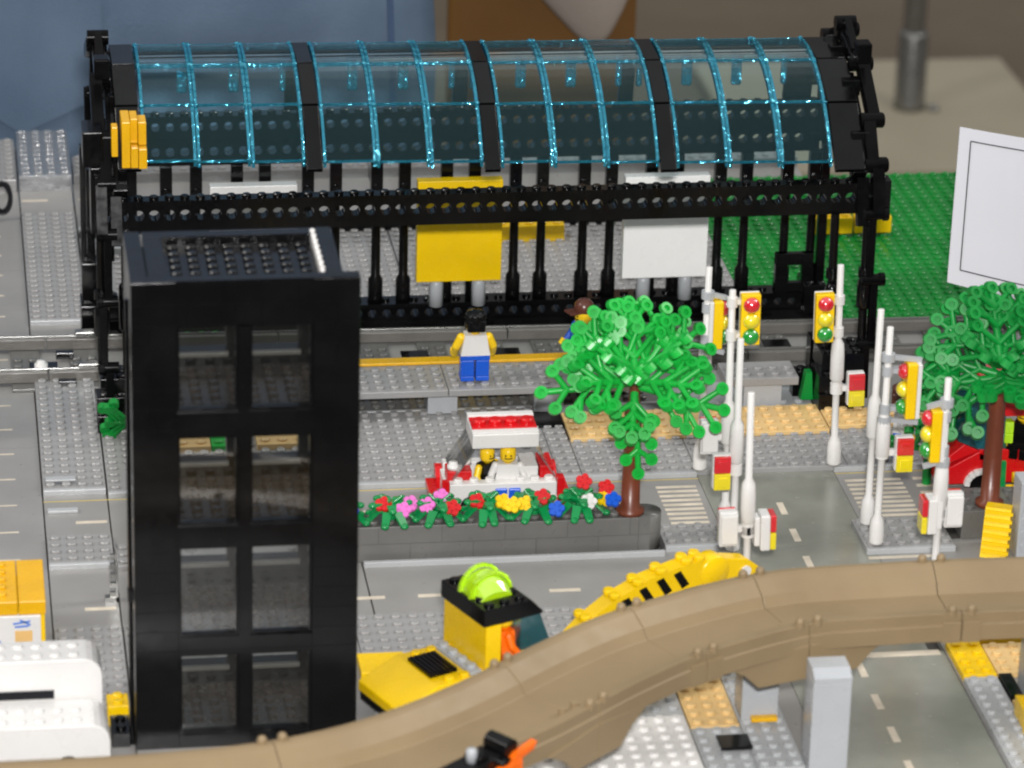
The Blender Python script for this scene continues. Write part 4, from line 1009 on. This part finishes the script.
single('pier', pr, 'grey', 'square light grey pier under the bend of the tan roadway', 'pier', (44, -43.6, 0))
pr = MB(); pr.box(45.6, 47.75, -50.6, -48.6, .006, 5.7, .06); pr.prism([(-50.6, 5.68), (-48.6, 5.68), (-48.6, 6.35), (-49.9, 6.35), (-50.6, 6.0)], 'x', 45.62, 47.73)
single('pier', pr, 'grey', 'tall light grey pier standing in front of the tan roadway', 'pier', (47, -49.5, 0))
pr = MB(); pr.box(59.9, 62, -43.2, -41.4, .006, TZ-1.87, .05); single('pier', pr, 'grey', 'light grey pier at the right edge under the tan roadway', 'pier', (61, -42.3, 0))
pr = MB(); pr.box(16.6, 18.8, -60.5, -58.3, .006, TZ-1.72, .05); single('pier', pr, 'grey', 'light grey pier hidden under the roadway in front of the tower', 'pier', (17.7, -59.4, 0)) if False else None
# plates below the roadway
def plate(x0, x1, y0, y1, z0, z1, mat, lab):
    m = MB(); m.box(x0, x1, y0, y1, z0, z1, .04); m.studs(x0, x1, y0, y1, z1); single('plate', m, mat, lab, 'plate', ((x0+x1)/2, (y0+y1)/2, z0), 'plates under the roadway')
plate(40.05, 42.85, -44.95, -37, .006, .4, 'tan', 'tan studded plate left of the square grey pier')
plate(26.6, 39.6, -59, -45.0, .006, 1.2, 'white', 'white studded block at the bottom edge left of the black tile')
single('tile', MB().box(41.15, 42.95, -48.2, -46.6, .55, .72, .03), 'black', 'square black tile on grey studs at the bottom edge', 'tile', (42, -47.4, .5))
m = MB(); m.box(43.5, 45.0, -45.05, -44.6, .54, .8, .03); single('plate', m, 'amber', 'thin yellow strip at the foot of the square grey pier', 'plate', (44.2, -44.8, .5), 'plates under the roadway')
plate(57, 59, -40.25, -35.9, .006, .45, 'yellow', 'yellow studded plate beside the crossroad at the right')
plate(59.1, 62.5, -40, -36.3, .006, .4, 'tan', 'tan studded plate at the right edge beside the yellow plate')
plate(59.1, 63, -60, -43.3, .006, .35, 'tan', 'tan studded plate at the lower right corner under the yellow bricks')
m = MB(); m.box(57.5, 64, -35.8, -35.3, .006, .7, .04); single('plate', m, 'yellow', 'yellow strip behind the tan plate at the right edge', 'plate', (60, -35.5, 0), 'plates under the roadway')
single('tile', MB().box(59.1, 59.88, -43, -40.1, .006, .4, .03), 'black', 'black tile beside the right-edge pier', 'tile', (59.5, -41.5, 0))
m = MB(); brick(m, 58.6, 61, -47.5, -45.4, .56, 1.76); brick(m, 58.5, 61.2, -53, -47.6, .56, 1.76)
single('brick', m, 'yellow', 'stacked yellow bricks at the lower right corner', 'brick', (60, -48, .5))
# orange and black piece in front of the roadway
fx = Thing('small_vehicle', 'black and orange piece riding on the tan roadway at the bottom edge', 'toy vehicle', (26.2, -60.9, TZ-.95))
ax = Matrix.Rotation(math.radians(40), 4, 'Z')
m = MB(); m.box(-3.2, 1.2, -.7, .7, .35, .95, .05); m.cyl((.9, -.75, 1.15), (.9, .75, 1.15), .5, n=14); m.cyl((-.9, -.5, 1.0), (-.9, .5, 1.0), .42, n=12)
fx.part('frame', m.xf(ax), 'black')
m = MB(); m.prism([(.2, .3), (2.3, .75), (2.5, 1.1), (1.0, .9)], 'y', -1.1, -.72); m.box(-.3, 1.4, -1.15, -.75, -.2, .5, .05); fx.part('wing', m.xf(ax), 'orange')
m = MB(); m.lathe([(.3, .9), (.3, 1.6), (.2, 1.7)], (-1.3, 0, 0), n=10); fx.part('knob', m.xf(ax), 'grey')
for x in (-2.4, .4):
    fx.part('wheel', MB().cyl((x, -1.0, .42), (x, 1.0, .42), .42, n=14).xf(ax), 'black')

# ================================================================= left edge vehicles
def rounded_body(x0, x1, y0, y1, z1, r=1.0):
    pts = [(x0, .3), (x1, .3), (x1, z1-r)]+[(x1-r+r*math.cos(a), z1-r+r*math.sin(a)) for a in [math.radians(q) for q in (20, 40, 60, 80, 90)]]+[(x0, z1)]
    m = MB(); m.prism(pts, 'y', y0, y1); return m
wv = Thing('toy_bus', 'white rounded vehicle with studded roof and narrow dark slot at the left edge', 'toy vehicle', (0, -42.5, 0), world=True)
m = rounded_body(-8, 7.25, -43.6, -41.1, 5.55); m.studs(-7.8, 6.2, -43.5, -41.2, 5.5); wv.part('body', m, 'white', bevel=.06)
m = rounded_body(-8, 7.5, -46.9, -43.8, 3.2); m.studs(-7.8, 6.2, -46.8, -44.4, 3.15); wv.part('body', m, 'white', bevel=.06)
wv.part('slot', MB().box(-8, 4.6, -43.72, -43.58, 3.28, 3.75), 'ink')
for x in (-3, 5.2): wv.part('wheel', MB().cyl((x, -47.05, .7), (x, -41.0, .7), .7, n=16), 'black')
yv = Thing('toy_van', 'yellow studded roof over a white panel with blue writing at the left edge', 'toy vehicle', (1, -30, 0), world=True)
m = MB(); m.box(-8, 2.9, -32.6, -27.0, 3.0, 3.85, .05); m.box(2.95, 4.5, -32.6, -27.0, 3.0, 3.85, .05); m.studs(-7.9, 2.5, -32.2, -27.2, 3.85); yv.part('roof', m, 'amber')
m = MB(); m.box(-8, 4.45, -32.3, -27.2, .7, 2.98, .05); yv.part('body', m, 'yellow')
pnl = yv.part('side_panel', MB().box(-8, 4.2, -32.72, -32.32, .35, 2.98, .05), 'white')
ink = MB()
pts = [(-.6, .95), (-.2, 1.35), (.1, .9), (.5, 1.4), (.8, .95), (1.2, 1.35), (1.5, 1.0), (1.9, 1.3), (2.2, .95), (1.6, 1.6), (.4, 1.7)]
for a_, b_ in zip(pts[:-1], pts[1:]): ink.obox((a_[0], -32.74, a_[1]), (b_[0], -32.74, b_[1]), .05, .12, (0, 1, 0)) if False else ink.obox((a_[0], -32.74, a_[1]), (b_[0], -32.74, b_[1]), .12, .04, (0, 1, 0))
for a_, b_ in (((2.6, 2.5), (3.6, 2.65)), ((2.7, 2.3), (3.5, 2.35)), ((3.0, 2.75), (3.6, 2.4))): ink.obox((a_[0], -32.74, a_[1]), (b_[0], -32.74, b_[1]), .1, .04, (0, 1, 0))
yv.part('writing', ink, 'blueink', pnl)
gd = MB(); gd.box(2.7, 3.7, -32.75, -32.72, 1.35, 2.05); yv.part('print', gd, 'goldink', pnl)
for x in (-4, 2.8): yv.part('wheel', MB().cyl((x, -32.65, .7), (x, -27, .7), .7, n=16), 'black')

# ================================================================= paper sign
sg = Thing('paper_sign', 'white paper sheet with thin black frame on a white strip at the right edge', 'sign', (71.2, .6, 0), world=True)
def psheet(pts, y0, y1, bend=.5):
    # quad given by four (X, Z) corners TL, TR, BR, BL; bowed slightly towards the viewer
    m = MB(); n = 12; vs = []; fs = []
    for j in (0, 1):
        for i in range(n+1):
            t = i/n
            for a, b in ((pts[0], pts[1]), (pts[3], pts[2])):
                x = a[0]+(b[0]-a[0])*t; z = a[1]+(b[1]-a[1])*t
                vs.append((x, (y0 if j == 0 else y1)-bend*math.sin(PI*t), z))
    o = 2*(n+1)
    for i in range(n):
        k = i*2; fs += [(k, k+2, k+3, k+1), (o+k, o+k+1, o+k+3, o+k+2), (k, o+k, o+k+2, k+2), (k+1, k+3, o+k+3, o+k+1)]
    fs += [(0, 1, o+1, o), (2*n, o+2*n, o+2*n+1, 2*n+1)]
    return m.add(vs, fs)
TL, TR, BR, BL = (65.75, 19.7), (77.5, 17.7), (77.6, 5.7), (65.65, 8.74)
shp = sg.part('sheet', psheet((TL, TR, BR, BL), .46, .54), 'paper')
def lerp2(u, v):
    a = (TL[0]+(TR[0]-TL[0])*u, TL[1]+(TR[1]-TL[1])*u); b = (BL[0]+(BR[0]-BL[0])*u, BL[1]+(BR[1]-BL[1])*u)
    return (a[0]+(b[0]-a[0])*v, .43-.5*math.sin(PI*u), a[1]+(b[1]-a[1])*v)
fm = MB(); u0, u1, v0, v1 = .065, .935, .075, .90
def pl_(a, b, n=12):
    for k in range(n):
        p = lerp2(a[0]+(b[0]-a[0])*k/n, a[1]+(b[1]-a[1])*k/n); q = lerp2(a[0]+(b[0]-a[0])*(k+1)/n, a[1]+(b[1]-a[1])*(k+1)/n)
        fm.obox(p, q, .07, .03, (0, 1, 0))
pl_((u0, v0), (u1, v0)); pl_((u0, v1), (u1, v1)); pl_((u0, v0), (u0, v1), 3); pl_((u1, v0), (u1, v1), 3)
sg.part('printed_frame', fm, 'ink', shp)
sg.part('post', MB().box(70.95, 71.85, .6, .75, .02, 9.5), 'paper')

# ================================================================= background: person, stand, chair
ps = Thing('person', 'person in blue jeans standing behind the table at the left', 'person', (12, 72, -94), world=True)
def ring(cx, cy, z, rx, ry, n=28, sup=2.6):
    out = []
    for i in range(n):
        a = 2*PI*i/n; c, s_ = math.cos(a), math.sin(a)
        out.append((cx+rx*math.copysign(abs(c)**(2/sup), c), cy+ry*math.copysign(abs(s_)**(2/sup), s_), z))
    return out
def loft(rings, wob=0, seed=0):
    m = MB(); n = len(rings[0]); vs = [v for r in rings for v in r]
    if wob:
        vs = [tuple(Vector(v)+Vector((0, 1, 0))*noise.noise(Vector((v[0]*.11+seed, v[1]*.05, v[2]*.16)))*wob) for v in vs]
    fs = [(k*n+i, k*n+(i+1) % n, (k+1)*n+(i+1) % n, (k+1)*n+i) for k in range(len(rings)-1) for i in range(n)]
    m.add(vs, fs, True); m.add([rings[0][i] for i in range(n)], [list(range(n))[::-1]]); m.add([rings[-1][i] for i in range(n)], [list(range(n))]); return m
PX, PY = 13.5, 74
# body: one skinned figure
sk_v = [(PX, PY, 6), (PX, PY, 30), (PX, PY, 70), (PX, PY, 84), (PX, PY-2, 98),
        (PX-23, PY, 72), (PX-36, PY, 40), (PX-37, PY-10, 14), (PX+23, PY, 72), (PX+40, PY+6, 44), (PX+44, PY+4, 20),
        (PX-11, PY, -4), (PX-12, PY+1, -48), (PX-12, PY+4, -88), (PX-12, PY-12, -91),
        (PX+11, PY, -4), (PX+12, PY+1, -48), (PX+12, PY+4, -88), (PX+12, PY-12, -91)]
sk_e = [(0, 1), (1, 2), (2, 3), (3, 4), (2, 5), (5, 6), (6, 7), (2, 8), (8, 9), (9, 10), (0, 11), (11, 12), (12, 13), (13, 14), (0, 15), (15, 16), (16, 17), (17, 18)]
sk_r = [16, 16, 15, 7, 10, 7, 5.5, 4, 7, 5.5, 4, 10, 7.5, 5, 4, 10, 7.5, 5, 4]
me = D.meshes.new('body'); me.from_pydata([((a-12)*S, (b-72)*S, (c+94)*S) for a, b, c in sk_v], sk_e, []); bo = D.objects.new('body', me); C.objects.link(bo); bo.parent = ps.o
md = bo.modifiers.new('skin', 'SKIN'); sd_ = bo.modifiers.new('sub', 'SUBSURF'); sd_.levels = 1; sd_.render_levels = 1
for v, r_ in zip(me.skin_vertices[0].data, sk_r): v.radius = (r_*S, r_*S*.7)
me.skin_vertices[0].data[0].use_root = True; me.materials.append(M['skinhuman'])
# jeans: hips and two legs in one garment mesh
hips = [ring(PX, PY, z, rx, ry) for z, rx, ry in ((-24, 26, 13), (-12, 26.5, 13.5), (-6, 26.8, 13.6), (-2, 26.9, 13.6), (1, 26.9, 13.6), (4, 26.8, 13.5), (7, 26.7, 13.4), (10, 26.5, 13.2), (13, 26.2, 13), (17, 25.6, 12.8), (22, 24.5, 12.6))]
jm = loft(hips, 2.8)
for sx in (-1, 1): jm.join(loft([ring(PX+sx*13, PY+.5, z, rx, ry) for z, rx, ry in ((-22, 12.9, 12), (-45, 11, 10.5), (-60, 10, 9.5), (-90, 9.5, 9.5))], 1.0, 3))
ps.part('jeans', jm, 'denim')
sm_ = MB()
def seamline(P):
    for a, b in zip(P[:-1], P[1:]): sm_.obox(a, b, .5, .25, (0, 1, 0))
fy = PY-13.75
seamline([(PX+21.8, fy+1.35, -8), (PX+21.9, fy+1.2, 2), (PX+21.6, fy+1.2, 10), (PX+21.2, fy+1.3, 16)])
ps.part('seam', sm_, 'seamthread')
pk = MB(); pk.add([(PX-14, fy-.25, 14), (PX-1.5, fy-.25, 13), (PX-1.5, fy-.25, 3), (PX-8, fy-.25, 0), (PX-13.6, fy-.25, 4), (PX-14, fy+.9, 14), (PX-1.5, fy+.9, 13), (PX-1.5, fy+.9, 3), (PX-8, fy+.9, 0), (PX-13.6, fy+.9, 4)],
                [(0, 1, 2, 3, 4), (9, 8, 7, 6, 5)]+[(k, (k+1) % 5, 5+(k+1) % 5, 5+k) for k in range(5)])
ps.part('pocket', pk, 'denim')
ps.part('shirt', loft([ring(PX, PY, z, rx, ry) for z, rx, ry in ((16, 26.6, 14.2), (34, 25, 13.5), (55, 27, 14), (70, 27.5, 13), (78, 20, 10), (82, 9, 8))]), 'shirt')  # out of view; height and pale blue set for its reflection in the tower roof
ps.part('hair', MB().ball((PX, PY+1.5, 102), 11, 16, 10, (1, 1.1, 1)), 'hairh')
for sx in (-1, 1): ps.part('shoe', loft([ring(PX+sx*12.5, PY-3, -94+z, rx, ry) for z, rx, ry in ((0, 6.5, 16), (3, 6.5, 16), (7, 5.5, 11))]), 'black')

sdt = Thing('post_stand', 'steel pole rising from a flat square beige base on the floor', 'stand', (149, 330, -94), world=True)
bq = MB(); bq.add([(118, 300, -93.99), (164, 312, -93.99), (171, 353, -93.99), (128, 353.5, -93.99), (118, 300, -92.6), (164, 312, -92.6), (171, 353, -92.6), (128, 353.5, -92.6)],
                  [(0, 3, 2, 1), (4, 5, 6, 7), (0, 1, 5, 4), (1, 2, 6, 5), (2, 3, 7, 6), (3, 0, 4, 7)])
bq = MB(); bq.box(119, 170, 300, 353, -93.99, -92.4, .3)
sdt.part('base', bq, 'basestone')
sdt.part('sleeve', MB().lathe([(2.6, -92.4), (2.4, -91.6), (2.3, -80.2), (2.1, -79.8)], (149, 329, 0), n=24), 'steel')
sdt.part('pole', MB().cyl((149, 329, -79.8), (149, 329, 60), 1.75, n=24), 'steel')
sdt.part('bolt', MB().lathe([(.9, -92.4), (.9, -91.8), (.5, -91.6)], (152.5, 327.5, 0), n=12), 'steel')
chr_ = Thing('wooden_chair', 'orange brown wooden chair back partly seen behind the roof', 'chair', (54, 112, -94), world=True)
chr_.part('backrest', MB().box(46.4, 64.2, 110, 112, -26, 4, .4), 'wood')
chr_.part('seat', MB().box(46.4, 64.2, 112.1, 134, -44, -41, .4), 'wood')
for x in (47.5, 63.1):
    chr_.part('leg', MB().box(x-1, x+1, 110, 112, -94, -26.05), 'wood'); chr_.part('leg', MB().box(x-1, x+1, 131.5, 133.5, -94, -44.05), 'wood')
jk = MB()
jr = []
for k, (z, cx, rx, ry) in enumerate(((-7.8, 58.6, .3, .3), (-7.3, 58.5, 1.0, .7), (-6.3, 58.3, 1.8, 1.0), (-4.5, 57.9, 3.0, 1.3), (-2.5, 57.4, 4.2, 1.5), (0, 56.6, 5.6, 1.7), (3, 56.2, 6.6, 1.8), (6, 56.2, 7.0, 2.6))): jr.append(ring(cx+1.2, 107.6 + (1.2 if k > 6 else 0), z-1.2, rx*1.08, ry, 20, 2.2))
single('jacket', loft(jr, .5), 'jacket', 'pale grey cloth hanging in a point over the wooden chair back', 'cloth', (57, 108, 0))

# ================================================================= camera
cx = bpy.data.cameras.new('camera'); cam = D.objects.new('camera', cx); C.objects.link(cam)
th, psi, ro = .397987, .153249, .0273605
F = Vector((math.sin(psi)*math.cos(th), math.cos(psi)*math.cos(th), -math.sin(th)))
R = Vector((math.cos(psi), -math.sin(psi), 0)); Dn = F.cross(R)
r = R*math.cos(ro)-Dn*math.sin(ro); dn = R*math.sin(ro)+Dn*math.cos(ro)
rot = Matrix((r, -dn, -F)).transposed().to_4x4()
cam.matrix_world = Matrix.Translation(Vector((0, -235, 102.535))*S) @ rot
cx.sensor_width = 36; cx.lens = 3885.38/1024*36
cx.clip_start = .05; cx.clip_end = 60
cx.dof.use_dof = True; cx.dof.focus_distance = 252*S; cx.dof.aperture_fstop = 16
bpy.context.scene.camera = cam
# ================================================================= light: hall ceiling lamps and the camera's flash
w = bpy.data.worlds.new('World'); bpy.context.scene.world = w; w.use_nodes = True
nt = w.node_tree; bg = nt.nodes['Background']          # a hall: bright ceiling, dim walls
tc = nt.nodes.new('ShaderNodeTexCoord'); sx_ = nt.nodes.new('ShaderNodeSeparateXYZ'); nt.links.new(tc.outputs['Generated'], sx_.inputs[0])
cr_ = nt.nodes.new('ShaderNodeValToRGB'); el = cr_.color_ramp.elements
el[0].position = .30; el[0].color = (.15, .145, .14, 1); el[1].position = .80; el[1].color = (1.0, 1.02, 1.04, 1)
nt.links.new(sx_.outputs['Z'], cr_.inputs['Fac']); nt.links.new(cr_.outputs['Color'], bg.inputs['Color']); bg.inputs['Strength'].default_value = .70
def area(name, loc, target, sx, sy, power, col=(1, 1, 1)):
    l = D.lights.new(name, 'AREA'); l.shape = 'RECTANGLE'; l.size = sx*S; l.size_y = sy*S; l.energy = power; l.color = col
    o = D.objects.new(name, l); C.objects.link(o); o.location = Vector(loc)*S
    o.rotation_euler = (Vector(target)-Vector(loc)).to_track_quat('-Z', 'Y').to_euler(); return o
area('ceiling_lamp', (-330, -60, 330), (30, -10, 0), 60, 200, 46, (1, .97, .92))
area('ceiling_lamp', (380, 20, 340), (40, 0, 0), 60, 200, 46, (1, .97, .92))
area('flash_lamp', (2, -238, 114), (36, -10, 4), 9, 6, 38, (1, .98, .97))
sc = bpy.context.scene
sc.view_settings.view_transform = 'Standard'; sc.view_settings.look = 'None'; sc.view_settings.gamma = 1; sc.view_settings.exposure = 0
sc.render.resolution_x = 1024; sc.render.resolution_y = 768
sc.cycles.filter_width = 2.2; sc.cycles.transparent_max_bounces = 24
